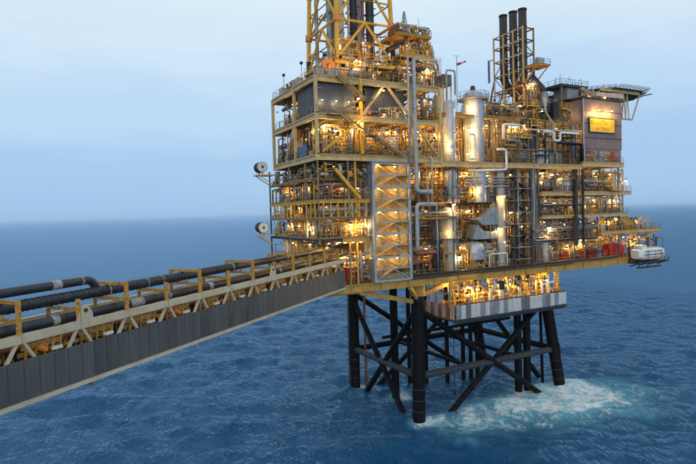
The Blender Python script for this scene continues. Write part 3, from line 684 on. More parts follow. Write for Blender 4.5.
# ================================================================== STAIR TOWER
def build_stair_tower():
    X0, X1, Ya, Yb, z0, z1 = -9.55, -3.2, -3.45, -0.9, ZM, 41.6
    t = thing('stair_tower', 'tall blue-grey stair tower with crossed bracing and a clad side', 'stair tower', (X0, Ya, z0))
    for x, y in ((X0, Ya), (X1, Ya), (X0, Yb), (X1, Yb)):
        beam(t, (x, y, z0), (x, y, z1), 0.36, 0.36, 'blue_grey', 'column', 'box')
    n = 5; dz = (z1 - 0.2 - z0) / n
    for k in range(n + 1):
        z = z0 + k * dz + 0.1
        MB().bar((X0 + .18, Ya, z), (X1 - .18, Ya, z), 0.24, 0.3).build('beam', 'blue_grey', t)
        MB().bar((X0, Ya + .18, z), (X0, Yb - .18, z), 0.24, 0.3).build('beam', 'blue_grey', t)
        MB().bar((X1, Ya + .18, z), (X1, Yb - .18, z), 0.24, 0.3).build('beam', 'blue_grey', t)
        if k < n:
            a, b = z + 0.12, z + dz - 0.12; my = (a + b) / 2
            MB().bar((X0 + .2, Ya - .03, a), (X1 - .2, Ya - .03, b), 0.1, 0.13).build('brace', 'blue_grey', t)
            MB().bar((X0 + .2, Ya + .12, b), (X1 - .2, Ya + .12, a), 0.1, 0.13).build('brace', 'blue_grey', t)
            MB().bar((X0 + .2, Ya + .03, my), (X1 - .2, Ya + .03, my), 0.12, 0.16).build('rail', 'blue_grey', t)
            for q in range(2):
                zz0, zz1 = a + q * (b - a) / 2, a + (q + 1) * (b - a) / 2
                corrugated(Ya + 0.1, Yb + .1, zz0, zz1 - 0.03, X0 - 0.24, 0.3, 0.05, 'y').build('cladding_panel', 'tower_clad', t)
            corrugated(Ya + .2, Yb - .2, a, b, X1 - .3, 0.4, 0.05, 'y').build('side_panel', 'light_patched_wall', t)
            # back wall sheet, landings, flights
            corrugated(X0 + .2, X1 - .2, a - .05, b + .05, Yb - 0.05, 0.4, 0.05).build('back_panel', 'light_patched_wall', t)
            MB().box(X0 + .2, X0 + 1.3, Ya + .2, Yb - .2, z - .05, z + 0.05).build('landing', 'grating', t)
            MB().box(X1 - 1.3, X1 - .2, Ya + .2, Yb - .2, my - .05, my + 0.05).build('landing', 'grating', t)
            MB().bar((X0 + 1.3, -1.5, z), (X1 - 1.3, -1.5, my), 0.7, 0.12).build('flight', 'yellow', t)
            MB().bar((X1 - 1.3, -2.4, my), (X0 + 1.3, -2.4, z + dz), 0.7, 0.12).build('flight', 'yellow', t)
            for (xx, yy, zz) in ((X0 + 1.6, -1.9, b - 0.15), (X1 - 1.5, -1.9, b - 0.15)):
                lamp((xx, yy, zz), 60, 0.17, 'lit lamp under a landing inside the stair tower', 'lamps in the stair tower')
    MB().box(X0 - .3, X1 + .3, Ya - .3, Yb + .3, z1, z1 + 0.2).build('roof', 'galvanised', t)
    corrugated(X0 + .2, X1 - .2, z0, z0 + 1.1, Ya + .2, 0.3, 0.04).build('kick_panel', 'light_patched_wall', t)
build_stair_tower()

# ================================================================== MIDDLE AND RIGHT DECKS
def deck(name, label, x0, x1, y0, y1, z, m='cream', hh=0.7, cols=(), joists=True, rail=None, colz=0):
    t = thing(name, label, 'deck', (x0, y0, z - hh))
    n = max(1, int((x1 - x0) / 7)); 
    for i in range(n):
        a = x0 + (x1 - x0) * i / n; b = x0 + (x1 - x0) * (i + 1) / n
        beam(t, (a + .01, y0, z - hh / 2), (b - .01, y0, z - hh / 2), 0.32, hh, m, 'edge_beam')
    beam(t, (x0, y0 + .18, z - hh / 2), (x0, y1, z - hh / 2), 0.3, hh, m, 'edge_beam')
    beam(t, (x1, y0 + .18, z - hh / 2), (x1, y1, z - hh / 2), 0.3, hh, m, 'edge_beam')
    if joists:
        x = x0 + 2
        while x < x1 - 1: beam(t, (x, y0 + .2, z - hh / 2 - 0.05), (x, y1, z - hh / 2 - .05), 0.2, hh * 0.7, 'under_deck', 'joist'); x += 2.6
    MB().box(x0, x1, y0 + .17, y1, z - 0.12, z - 0.01).build('deck_plate', 'grating', t)
    for (x, y, za) in cols: beam(t, (x, y + .5, za), (x, y + .5, z - hh), 0.3, 0.3, 'steel', 'column', 'box')
    if rail: railing(rail, 'grey handrail on the ' + label)
    return t
# left block, below the drilling module
LEFT = [(27.0, 'copper_red', 0.25), (30.6, 'dark', 0.35), (33.6, 'rail_paint', 0.25), (36.1, 'yellow', 0.38), (39.3, 'rail_paint', 0.25)]
for i, (z, m, hh) in enumerate(LEFT):
    nm = ['lowest', 'second', 'third', 'fourth', 'topmost'][i]
    y0 = -2.9 if i != 4 else -1.5
    if i == 0: x0, y0_, x1_ = -18.2, 6.0, -10
    else: x0, y0_, x1_ = -18.2, y0, -9.9
    deck('pipe_deck', nm + ' narrow deck of the lit block behind the bridge landing', x0, x1_, y0_, 17.5, z, m, hh,
         rail=[(x1_, y0_ - .1, z), (x0 - .1, y0_ - .1, z), (x0 - .1, 17.3, z)])
lb = thing('left_block_frame', 'cream posts and yellow braces carrying the lit block behind the bridge', 'frame', (-18.2, -3, ZM))
for x, y, m in ((-18.2, 17.3, 'dark'), (-18.2, 8, 'rail_paint'), (-18.2, 1.5, 'rail_paint'), (-13.4, -2.9, 'rail_paint'), (-12.2, -2.9, 'yellow')):
    beam(lb, (x, y, ZM), (x, y, 41.8), 0.2, 0.2, m, 'column', 'box')
beam(lb, (-18.2, -2.9, 30.0), (-18.2, -2.9, 41.8), 0.18, 0.18, 'rail_paint', 'column', 'box')
MB().bar((-15.6, -3.1, 40.6), (-11.6, -3.1, 36.3), 0.42).build('brace', 'yellow', lb)
beam(lb, (-14.6, -3.1, 30.2), (-10.2, -3.1, 30.2), 0.3, 0.7, 'ochre', 'beam')
for k in range(7):
    x = -17.6 + k * 1.15
    MB().bar((x, -3.15, 33.6), (x, -3.15, 36.0), 0.14).build('post', ('cream', 'off_white', 'yellow')[k % 3], lb)
    if k in (1, 3, 4): MB().bar((x, -3.15, 33.7), (x + 1.1, -3.15, 35.6), 0.12).build('brace', 'cream', lb)
for k in range(12):
    y = -2 + k * 1.55; MB().bar((-18.35, y, 33.6), (-18.35, y, 36.0), 0.12).build('post', 'yellow', lb)
bw = thing('bulkhead', 'ochre brown bulkhead behind the lit block at the bridge landing', 'wall', (-17, 15, ZM))
for k in range(7): corrugated(-16.0 + k * .9, -15.12 + k * .9, ZM, 41.7, 12.6, 0.35, 0.07).build('bulkhead_sheet', 'bulkhead', bw)
bw = thing('bulkhead', 'ochre brown bulkhead behind the process decks', 'wall', (-10, 14, ZM))
for k in range(20): corrugated(-10 + k * 2.9, -7.14 + k * 2.9, ZM, 41.2, 8.6, 0.4, 0.08).build('bulkhead_sheet', 'bulkhead', bw)
bw2 = thing('bulkhead', 'ochre brown steel bulkhead behind the equipment above the middle deck', 'wall', (4, 11, 42))
for k in range(11): corrugated(4 + k * 2.9, 6.86 + k * 2.9, 42.1, 49.5 if k < 8 else 51.5, 8.6, 0.4, 0.08).build('bulkhead_sheet', 'bulkhead', bw2)

MIDC = [(6, -2.9, ZM), (15.5, -2.9, ZM), (25.5, -2.9, ZM), (34.6, -2.9, ZM), (42.2, -2.9, ZM), (47.6, -2.9, ZM), (6, 6, ZM), (16, 6, ZM), (26, 6, ZM), (36, 6, ZM)]
deck('middle_deck', 'long cream-edged middle deck carrying the tall vessels', 0.2, 36.4, -3.0, 12.4, 42.0, 'cream', 0.75, MIDC[:4], True, [(3.6, -3.0, 42.0), (36.2, -3.0, 42.0)])
deck('house_deck', 'cream-edged deck under the clad quarters block', 36.4, 48.4, -3.2, 12.4, 42.6, 'cream', 0.8, [(42.2, -2.9, 37), (47.8, -2.9, 37)], True, [(36.4, -3.2, 42.6), (48.4, -3.2, 42.6)])
deck('upper_side_deck', 'side deck with a balcony two levels below the quarters sign', 25.6, 50.8, -3.1, 12.4, 37.0, 'cream', 0.6, [(42.2, -2.9, 33), (47.8, -2.9, 33)], True, [(25.6, -3.1, 37.0), (50.7, -3.1, 37.0), (50.7, 6, 37.0)])
deck('lower_side_deck', 'side deck next below the balcony deck', 25.6, 49.6, -3.1, 12.4, 32.7, 'cream', 0.5, [(36, -2.9, 29), (47.8, -2.9, 24)], True, [(25.6, -3.1, 32.7), (49.5, -3.1, 32.7), (49.5, 6, 32.7)])
deck('balcony_deck', 'yellow-lit balcony deck reaching out above the lifeboat', 41.5, 60.4, -3.0, 5, 29.2, 'yellow', 0.4, [], True, [(41.5, -3.0, 29.2), (60.3, -3.0, 29.2), (60.3, 4.8, 29.2)])
bk = thing('balcony_bracket', 'slanting yellow brackets propping the balcony above the lifeboat', 'bracket', (49, -3, 26))
for y in (-2.8, 4.6): MB().bar((49.6, y, 25.8), (59.6, y, 28.8), 0.22).build('prop', 'yellow', bk)
deck('mid_grating', 'narrow dark grating level between the main deck and the side decks', 25.6, 41.4, -2.4, 10, 28.3, 'dark', 0.35, [], True, [(25.6, -2.5, 28.3), (41.4, -2.5, 28.3)])
deck('walkway_deck', 'narrow dark walkway deck around the tall vessels', -2.6, 18.0, -1.2, 10, 35.4, 'dark', 0.35, [], True, [(-2.6, -1.4, 35.4), (18.0, -1.4, 35.4)])
deck('walkway_deck', 'lowest dark walkway deck behind the silver hoppers', -2.6, 25.4, 0.8, 10, 29.6, 'dark', 0.35, [], True, [(-2.6, 0.7, 29.6), (25.4, 0.7, 29.6)])
# big dark posts on the right
for x, lb_ in ((33.9, 'thick dark blue post between the side decks'), (36.0, 'slimmer dark post beside the thick dark blue post')):
    MB().bar((x, -3.5, 27), (x, -3.5, 41.2), 0.6 if x < 35 else 0.32).build('post', 'dark', None, label=lb_, cat='post')
# scaffold stair with repeated landings
t = thing('landing_stair', 'dark stair cage with pale landings stacked one above another', 'stair tower', (18.6, -3.2, ZM))
for x in (18.6, 22.6):
    for y in (-3.4, -1.6): MB().bar((x, y, ZM), (x, y, 41.0), 0.2).build('column', 'dark', t)
for k in range(8):
    z = 25.3 + k * 2.05
    MB().box(18.7, 22.5, -3.5, -1.5, z, z + 0.12).build('landing', 'galvanised', t)
    MB().bar((18.7, -3.5, z + 1.0), (22.5, -3.5, z + 1.0), 0.07).build('rail', 'dark', t)
    if k < 7: MB().bar((18.9 if k % 2 else 22.3, -2.4, z), (22.3 if k % 2 else 18.9, -2.4, z + 2.05), 0.8, 0.1).build('flight', 'dark', t)

# ================================================================== TALL VESSELS AND FRONT PIPES
def ring_platform(t, cx, cy, z, r0, r1, m='galvanised'):
    MB().lathe((cx, cy, z), [(r0, 0), (r1, 0), (r1, 0.1), (r0, 0.1)], 18).build('ring_platform', m, t)
    b = MB()
    for k in range(14):
        a = 2 * math.pi * k / 14; b.bar((cx + r1 * math.cos(a), cy + r1 * math.sin(a), z + .1), (cx + r1 * math.cos(a), cy + r1 * math.sin(a), z + 1.15), 0.06)
    pts = [(cx + r1 * math.cos(2 * math.pi * k / 14), cy + r1 * math.sin(2 * math.pi * k / 14)) for k in range(15)]
    for zz in (0.6, 1.15):
        for p, q in zip(pts, pts[1:]): b.bar((*p, z + zz), (*q, z + zz), 0.05)
    b.build('platform_rail', m, t, kind='stuff')
def column_vessel(cx, cy, z0, z1, r, m, label, platforms=(), seams=3, cone=None):
    t = thing('column_vessel', label, 'vessel', (cx, cy, z0))
    MB().lathe((cx, cy, 0), [(r * 0.97, z0), (r, z0 + .1), (r, z1 - r * 0.6), (r * 0.88, z1 - r * 0.28), (r * 0.55, z1 - r * 0.08), (r * 0.2, z1)], 24).build('shell', m, t)
    for k in range(seams):
        z = z0 + (z1 - z0) * (k + 0.7) / (seams + 0.3); MB().cyl((cx, cy, z), (cx, cy, z + 0.12), r * 1.025, None, 24).build('seam_band', m, t)
    for z in platforms: ring_platform(t, cx, cy, z, r * 1.03, r + 0.95)
    for k in range(3):
        a = -2.2 + k * 0.9; z = z0 + (z1 - z0) * (0.25 + 0.22 * k)
        MB().cyl((cx + r * 0.9 * math.cos(a), cy + r * 0.9 * math.sin(a), z), (cx + (r + .5) * math.cos(a), cy + (r + .5) * math.sin(a), z), 0.18, None, 10).build('nozzle', 'galvanised', t)
    lx, ly = cx + (r + .18) * math.cos(-0.9), cy + (r + .18) * math.sin(-0.9)
    b = MB().bar((lx - .2, ly, z0 + .3), (lx - .2, ly, z1), 0.05).bar((lx + .2, ly, z0 + .3), (lx + .2, ly, z1), 0.05); z = z0 + .4
    while z < z1: b.bar((lx - .2, ly, z), (lx + .2, ly, z), 0.04); z += 0.4
    b.build('ladder', 'galvanised', t)
    return t
column_vessel(12.7, -0.2, 42.0, 54.6, 1.75, 'silver', 'tall thick silver column vessel with a railed crown', (53.0,), 4)
MB().cyl((12.7, -0.2, 54.6), (12.7, -0.2, 55.4), 0.5, 0.35, 12).build('vent_cap', 'dark', None, label='dark vent cap on the thick silver column', cat='cap')
column_vessel(12.3, -1.5, 35.4, 41.2, 1.35, 'silver', 'silver column hanging below the cream middle deck', (), 2)
column_vessel(6.6, -1.2, 42.0, 52.4, 1.05, 'silver', 'slimmer silver column beside the drilling module', (), 4)
column_vessel(6.4, -1.5, 35.4, 41.2, 1.05, 'galvanised', 'grey column below the slimmer silver column', (36.4,), 2)
column_vessel(5.9, -1.0, 24.0, 34.8, 1.45, 'off_white', 'pale cylindrical vessel lit from above on the main deck', (33.2, 29.6), 4)
column_vessel(16.7, -1.3, 24.0, 41.0, 1.3, 'off_white', 'tall cream lit vessel behind the silver hoppers', (36.5, 31.0), 5)
column_vessel(21.5, 3.6, 42.0, 47.5, 1.6, 'copper_red', 'rounded rust orange vessel on the middle deck', (), 2)
column_vessel(27.6, -1.5, 24.0, 29.3, 0.85, 'off_white', 'small pale standing vessel glowing at the main deck edge', (), 2)
column_vessel(9.4, 5.5, 42, 54.8, 0.7, 'galvanised', 'thin grey column between the two silver columns', (), 3)
# silver hopper shapes
def hopper(pts, y0, y1, label, m='galvanised'):
    t = thing('hopper', label, 'hopper', (pts[0][0], y0, pts[0][1])); b = MB(); k = len(pts)
    b.v = [(x, y0, z) for x, z in pts] + [(x, y1, z) for x, z in pts]
    b.f = [list(range(k)), list(range(2 * k - 1, k - 1, -1))] + [[i, i + k, (i + 1) % k + k, (i + 1) % k] for i in range(k)]; b.sm = [False] * len(b.f)
    b.build('shell', m, t)
    xs = [p[0] for p in pts]; zs = [p[1] for p in pts]
    for j in range(4):
        x = min(xs) + (max(xs) - min(xs)) * (0.3 + 0.2 * j); MB().bar((x, y0 - .03, min(zs) + .25 * (max(zs) - min(zs)) * (j < 2)), (x, y0 - .03, max(zs) - .55 * (max(zs) - min(zs)) * (j < 2)), 0.06).build('seam', 'galvanised', t)
    return t
hopper([(10.6, 32.6), (12.0, 31.6), (15.2, 31.6), (15.2, 34.6), (13.6, 34.3), (12.4, 32.9)], -2.9, -1.4, 'upper silver clad hopper with a curved neck')
hopper([(10.0, 29.5), (10.6, 29.2), (15.2, 29.2), (15.4, 30.6), (14.2, 30.4), (12.4, 30.6), (11.0, 31.7)], -2.6, -0.6, 'middle silver clad hopper with a pointed shoulder')
column_vessel(11.2, -1.2, 25.8, 28.9, 1.9, 'silver', 'squat wide silver tank below the hoppers', (), 1)
column_vessel(14.4, -0.4, 25.8, 28.6, 1.5, 'silver', 'second squat silver tank beside the cream vessel', (), 1)

pipe([(-3.2, -3.9, 41.6), (-3.2, -3.9, 58.0)], 0.19, 'blue_grey', 'thin pale blue standpipe climbing the module front', None, [((-3.2, -3.9, 48), (0, 0, 1)), ((-3.2, -3.9, 53), (0, 0, 1))])
pipe([(2.6, -3.2, 57.6), (-2.1, -3.9, 57.6), (-2.1, -3.9, 37.2), (1.0, -3.9, 37.2), (1.0, -2.0, 37.2)], 0.32, 'blue_grey', 'thick pale blue standpipe with an elbow below the deck', None, [((-2.1, -3.9, 40.3), (0, 0, 4)), ((-2.1, -3.9, 50), (0, 0, 1)), ((0, -3.9, 37.2), (1, 0, 0))])
pipe([(1.6, -2.0, 35.3), (1.6, -3.8, 35.3), (-2.1, -3.8, 35.3), (-2.1, -3.8, 28.2), (-2.1, -2.0, 28.2)], 0.3, 'blue_grey', 'thick pale blue pipe turning down beside the stair tower', None, [((-2.1, -3.8, 30), (0, 0, 1)), ((0.2, -3.8, 35.3), (1, 0, 0))])
pipe([(1.2, -3.5, 36.6), (1.2, -3.5, 42.6), (1.2, -1.5, 42.6)], 0.15, 'off_white', 'thin pale pipe behind the thick standpipe')
pipe([(9.2, -3.3, 46.6), (10.2, -3.3, 46.6), (10.2, -3.3, 42.6), (9.0, -3.3, 42.6)], 0.2, 'white', 'white hooped pipe between the silver columns')
pipe([(15.0, -3.4, 44.3), (17.0, -3.4, 44.3), (17.0, -3.4, 40.9), (8.6, -3.4, 40.6)], 0.2, 'white', 'white pipe looping over the middle deck edge by the thick column')
pipe([(16.6, -3.2, 46.0), (16.6, -3.2, 48.6), (20.4, -3.2, 48.6), (20.4, -1, 48.6)], 0.26, 'white', 'white bent pipe above the rust orange vessel')
pipe([(26.0, -3.4, 47.8), (28.5, -3.4, 47.8), (28.5, -3.4, 46.3), (30.2, -3.4, 46.3), (30.2, -3.4, 47.8), (35.2, -3.4, 47.8)], 0.22, 'white', 'white pipe with a square dip in front of the quarters block')
pipe([(22.0, -3.2, 48.0), (36.0, -3.2, 48.3)], 0.18, 'off_white', 'long straight pale pipe above the square dip')
pipe([(27.2, -2.8, 54.0), (27.2, -2.8, 51.5), (29.5, -2.8, 49.0), (29.5, -2.8, 44)], 0.2, 'off_white', 'pale pipe slanting down left of the quarters block')
pipe([(29.8, -3.3, 46.0), (36.2, -3.3, 46.0), (36.2, -3.3, 42.8)], 0.3, 'black', 'black pipe bending down before the quarters block')
pipe([(-1.8, -2.6, 27.6), (2.4, -2.6, 27.6), (2.4, 0, 27.6)], 0.4, 'copper_red', 'thick rust red pipe stub beside the stair tower foot')
pipe([(-2.2, -2.0, 26.2), (1.5, -2.0, 26.2), (1.5, -2.0, 24)], 0.35, 'copper_red', 'lower rust red pipe bending down to the main deck')
pipe([(-1.5, -1.0, 28.9), (9.8, -1.0, 28.9)], 0.32, 'dark', 'dark header pipe crossing behind the pale lit vessel')
for k, (x0, x1, z1) in enumerate(((3.6, 9.2, 27.3), (9.6, 13.6, 27.0), (13.2, 17.2, 26.6))):
    pipe([(x0, -2.9, 24.0), (x0, -2.9, z1), (x1, -2.9, z1), (x1, -2.9, 24.0)], 0.11, ('rust_yellow', 'off_white', 'white')[k], ['rusty yellow hoop pipe on the main deck edge', 'pale hoop pipe on the main deck edge', 'white hoop pipe on the main deck edge'][k])
pipe([(12.0, -4.2, 16.7), (12.0, -4.2, 20.6), (13.6, -4.2, 21.4), (13.6, -2, 22)], 0.32, 'off_white', 'pale bent standpipe rising from the louvred lower deck')
pipe([(15.0, -3.6, 16.7), (15.0, -3.6, 21.8)], 0.55, 'off_white', 'thick pale standpipe on the louvred lower deck')
MB().cyl((15.0, -3.6, 20.6), (15.0, -3.6, 22.0), 0.62, None, 14).build('pipe_hood', 'black', None, label='black hood on the thick pale standpipe', cat='hood')
pipe([(24.0, -4.3, 16.7), (24.0, -4.3, 20.8)], 0.16, 'white', 'thin white standpipe at the louvred screen')
t = thing('small_davit', 'white davit post with a cross arm behind the louvred screen', 'davit', (25.8, -4.1, 16.6))
MB().cyl((25.8, -4.1, 16.6), (25.8, -4.1, 22.2), 0.22, 0.16, 10).build('post', 'white', t)
MB().bar((24.4, -4.1, 20.6), (27.4, -4.1, 21.0), 0.22).build('arm', 'white', t)

# ================================================================== EXHAUST STACKS
def build_stacks():
    t = thing('exhaust_stack', 'three dark flues in a rusty lattice frame above the process deck', 'exhaust stack', (30, 7.5, 50))
    X = 29.0
    for k, (y, zt) in enumerate(((9.0, 72.9), (6.35, 72.7), (3.95, 72.4))):
        f = MB().tube([(X, y, zt), (X, y, 59.5 - k * 0.5), (X + 3.2, y - 2.0, 55.0), (X + 3.2, y - 2.0, 50.0)], 0.78, 18, 1.2, 5).build('flue', 'flue', t)
        MB().lathe((X, y, zt), [(0.8, -0.3), (0.86, -0.28), (0.86, 0.02), (0.70, 0.02), (0.68, -0.5)], 18).build('flue_lip', 'black', f)
        for z in (60, 63, 66, 69): MB().cyl((X, y, z), (X, y, z + 0.18), 0.84, None, 18).build('band', 'flue', f)
    ys = (10.3, 7.7, 5.1, 2.6)
    for x in (X - 1.4, X + 1.4):
        for y in ys: MB().bar((x, y, 50), (x, y, 68.6), 0.24).build('column', 'rail_paint' if x > X else 'cream', t)
        for z in (54.5, 57.6, 60.6, 63.6, 66.2, 68.4): MB().bar((x, 10.4, z), (x, 2.5, z), 0.2, 0.24).build('beam', 'rust_yellow' if z < 61 else 'cream', t)
        for k, z in enumerate((50.4, 54.6, 57.7, 60.7, 63.7)):
            a, b = (ys[k % 3], ys[k % 3 + 1]); MB().bar((x, a, z), (x, b, z + 2.8), 0.14).build('brace', 'rail_paint', t)
            MB().bar((x, ys[(k + 1) % 3], z + 2.8), (x, ys[(k + 1) % 3 + 1], z), 0.14).build('brace', 'rail_paint', t)
    for y in ys:
        for z in (54.5, 57.6, 60.6, 63.6, 66.2, 68.4): MB().bar((X - 1.4, y, z), (X + 1.4, y, z), 0.16, 0.2).build('beam', 'rust', t)
    for x in (X - 1.4, X + 1.4):
        MB().bar((x, 10.3, 60.0), (x - .2, 13.4, 50), 0.24).build('raker', 'rust', t); MB().bar((x, 2.6, 58.0), (x, -.8, 50.2), 0.24).build('raker', 'rust', t)
        for z in (52, 54.5, 57): MB().bar((x, 2.6 - (58 - z) * .43, z), (x, 10.3 + (60 - z) * .31, z), .16).build('beam', 'rust', t)
    MB().bar((X - 1.4, 11.8, 60), (X - 1.4, 11.8, 64.5), 0.3).build('side_duct', 'steel', t)
    MB().bar((X - 1.4, 10.4, 64.4), (X - 1.4, 11.9, 64.4), 0.14).build('beam', 'rust', t)
    p = thing('stack_platform', 'small railed platform bracketed to the flue frame', 'platform', (X + 1.5, 0.5, 60.2))
    MB().box(X - 1.3, X + 2.2, -0.6, 2.5, 60.6, 60.8).build('floor', 'rust_yellow', p)
    for x in (X - 1, X + 1.8): MB().bar((x, 2.4, 58.4), (x, -0.4, 60.6), 0.16).build('bracket', 'rust_yellow', p)
    MB().box(X + 0.2, X + 1.8, 0.4, 1.8, 60.8, 62.3).build('cabinet', 'blue_grey', p)
    railing([(X - 1.3, 2.4, 60.8), (X - 1.3, -0.6, 60.8), (X + 2.2, -0.6, 60.8), (X + 2.2, 2.4, 60.8)], 'grey handrail on the small platform of the flue frame')
    b = MB().lathe((X + 2.6, 1.4, 0), [(1.0, 50), (1.0, 54.2), (0.85, 54.8), (0.7, 56.2)], 16).build('silencer', 'galvanised', None, label='grey silencer drum at the foot of the flues', cat='silencer')
    MB().tube([(X + .4, 2.5, 59.4), (X + 2.6, 1.4, 56.6), (X + 2.6, 1.4, 55)], 0.62, 14, 1.0, 4).build('inlet_duct', 'flue', b)
build_stacks()

# roof over the process area
deck('process_roof', 'cluttered roof deck below the flues', 5.0, 36.3, -1.5, 11.5, 50.2, 'rust_yellow', 0.5, [(6, -1.4, 42), (15.5, -1.4, 42), (25.5, -1.4, 42), (35.8, -1.4, 42)], True, [(14.8, -1.5, 50.2), (36, -1.5, 50.2)])

# ================================================================== QUARTERS BLOCK, SIGN, HELIDECK
def build_quarters():
    X0, X1, Ya, Yb, z0, z1 = 37.0, 48.1, -3.05, 9.0, 42.62, 54.6
    t = thing('quarters_block', 'tall windowless clad quarters block with horizontal seams under the helideck', 'building', (X0, Ya, z0))
    MB().box(X0 + .1, X1 - .1, Ya + .12, Yb, z0 + .01, z1 - .01).build('core', 'house_clad', t)
    zs = [z0 + 3.1, 47.7, 50.3, 52.9, z1]
    zs = [z0 + 2.6, 47.3, 50.0, 52.4, z1]
    lo = z0 + 2.6
    for a, b in zip(zs, zs[1:]):
        n = 7; wd = (X1 - X0) / n
        for k in range(n):
            corrugated(X0 + k * wd + .01, X0 + (k + 1) * wd - .01, a + .03, b - .03, Ya - 0.0, 0.26, 0.035).build('wall_panel', 'house_clad', t)
        for k in range(6):
            y = Ya + 0.15 + k * 1.95
            corrugated(y, y + 1.93, a + .03, b - .03, X0, 0.26, 0.035, 'y').build('wall_panel', 'house_clad', t)
        MB().box(X0 - .06, X1 + .02, Ya - .06, Ya + .1, b - .05, b + .05).build('seam_strip', 'dark', t)
    MB().box(X0 - .12, X0 + .06, Ya - .1, Ya + .1, z0 + .02, z1).build('corner_post', 'off_white', t)
    MB().box(X0 - .3, X1 + .3, Ya - .3, Yb + .3, z1 + .05, z1 + 0.35).build('roof_slab', 'dark', t)
    for k in range(3): MB().box(X0 + 1 + k * 3.4, X0 + 2.1 + k * 3.4, Ya - .03, Ya + .1, z0 + .03, z0 + 2.2).build('door', ('copper_red', 'galvanised', 'red')[k], t)
    # sign
    s_ = thing('name_sign', 'bright yellow sign board with two lines of dark lettering on the clad wall', 'sign', (42.1, Ya - .2, 48.6))
    MB().box(38.5, 45.7, Ya - .22, Ya - .06, 48.45, 51.0).build('board', 'sign_yellow', s_)
    for a in ((38.35, 45.85, 48.3, 48.45), (38.35, 45.85, 51.0, 51.12), (38.35, 38.5, 48.45, 51.0), (45.7, 45.85, 48.45, 51.0)):
        MB().box(a[0], a[1], Ya - .27, Ya - .05, a[2], a[3]).build('frame', 'dark', s_)
    yy = Ya - .235
    def stroke(nm, segs):
        b = MB()
        for (xa, za, xb, zb) in segs: b.bar((xa, yy, za), (xb, yy, zb), 0.03, 0.13, (0, 0, 1)) if abs(xa - xb) > abs(za - zb) else b.bar((xa, yy, za), (xb, yy, zb), 0.13, 0.03, (0, 1, 0))
        b.build(nm, 'lettering', s_)
    def glyphs(x, z, h, wd, gap, codes):
        for c in codes:
            S = {'v': [(0, 1, .5, 0), (.5, 0, 1, 1)], 'w': [(0, 1, .25, 0), (.25, 0, .5, .8), (.5, .8, .75, 0), (.75, 0, 1, 1)], 'i': [(.3, 0, .3, 1)], 'u': [(0, 1, 0, 0), (0, 0, 1, 0), (1, 0, 1, 1)], 'n': [(0, 0, 0, 1), (0, .9, 1, .9), (1, 0, 1, 1)],
                 'a': [(0, 0, 0, .7), (0, .7, 1, .7), (1, 0, 1, .7), (0, .3, 1, .3)], 'g': [(0, .1, 0, 1), (0, .95, 1, .95), (1, -.35, 1, 1), (0, -.35, 1, -.35), (0, .15, 1, .15)], 'h': [(0, 0, 0, 1), (1, 0, 1, 1), (0, .5, 1, .5)]}[c]
            stroke('letter', [(x + a * wd, z + b * h, x + a2 * wd, z + b2 * h) for a, b, a2, b2 in S]); x += wd + gap
    glyphs(38.8, 49.95, 0.78, 0.58, 0.27, 'wiuinangi')
    glyphs(40.3, 48.75, 0.62, 0.5, 0.25, 'hinnhi')
    lamp((40.2, Ya - 1.0, 52.5), 300, 0.16, 'lit lamp above the yellow sign washing the wall', 'lamps above the sign')
    lamp((43.8, Ya - 1.0, 52.5), 300, 0.16, 'lit lamp above the yellow sign washing the wall', 'lamps above the sign')
    for x in (40.2, 43.8): MB().bar((x, Ya - 1.0, 52.82), (x, Ya, 52.9), 0.07).build('lamp_arm', 'dark', t)
    # awning on the roof edge
    a = thing('roof_awning', 'pale slanting awning lit from below on the quarters roof', 'awning', (42, Ya, 55))
    MB().quadbox([(40.5, Ya - .2, 55.3), (48.5, Ya - .2, 55.3), (48.5, Ya + 3, 55.9), (40.5, Ya + 3, 55.9), (40.5, Ya - .2, 56.0), (48.5, Ya - .2, 56.3), (48.5, Ya + 3, 56.9), (40.5, Ya + 3, 56.6)]).build('sheet', 'off_white', a)
    for x in (40.8, 44.5, 48.2): MB().bar((x, Ya + .2, 54.95), (x, Ya + .2, 55.5), 0.2).build('post', 'cream', a)
    # helideck
    h = thing('helideck', 'slatted helideck on slanting trusses reaching out over the sea', 'helideck', (58, 8, 57))
    cx, cy, rr, zt = 51.0, 7.7, 11.4, 57.6
    P8 = [(cx + rr * math.cos(R(22.5 + 45 * k)), cy + rr * math.sin(R(22.5 + 45 * k))) for k in range(8)]
    b = MB(); b.v = [(x, y, zt - 0.25) for x, y in P8] + [(x, y, zt) for x, y in P8]
    b.f = [list(range(7, -1, -1)), list(range(8, 16))] + [[i, (i + 1) % 8, (i + 1) % 8 + 8, i + 8] for i in range(8)]; b.sm = [False] * 10
    b.build('deck_plate', 'dark', h)
    for k in range(8):
        p, q = Vector((*P8[k], zt)), Vector((*P8[(k + 1) % 8], zt)); o_ = ((p + q) / 2 - Vector((cx, cy, zt))).normalized() * 1.4
        nb = MB(); 
        for u in range(9): nb.bar(p.lerp(q, u / 8), p.lerp(q, u / 8) + o_ + Vector((0, 0, .25)), 0.08)
        for u in (.3, .6, 1): nb.bar(p + o_ * u + Vector((0, 0, .25 * u)), q + o_ * u + Vector((0, 0, .25 * u)), 0.06)
        nb.build('safety_net', 'steel', h)
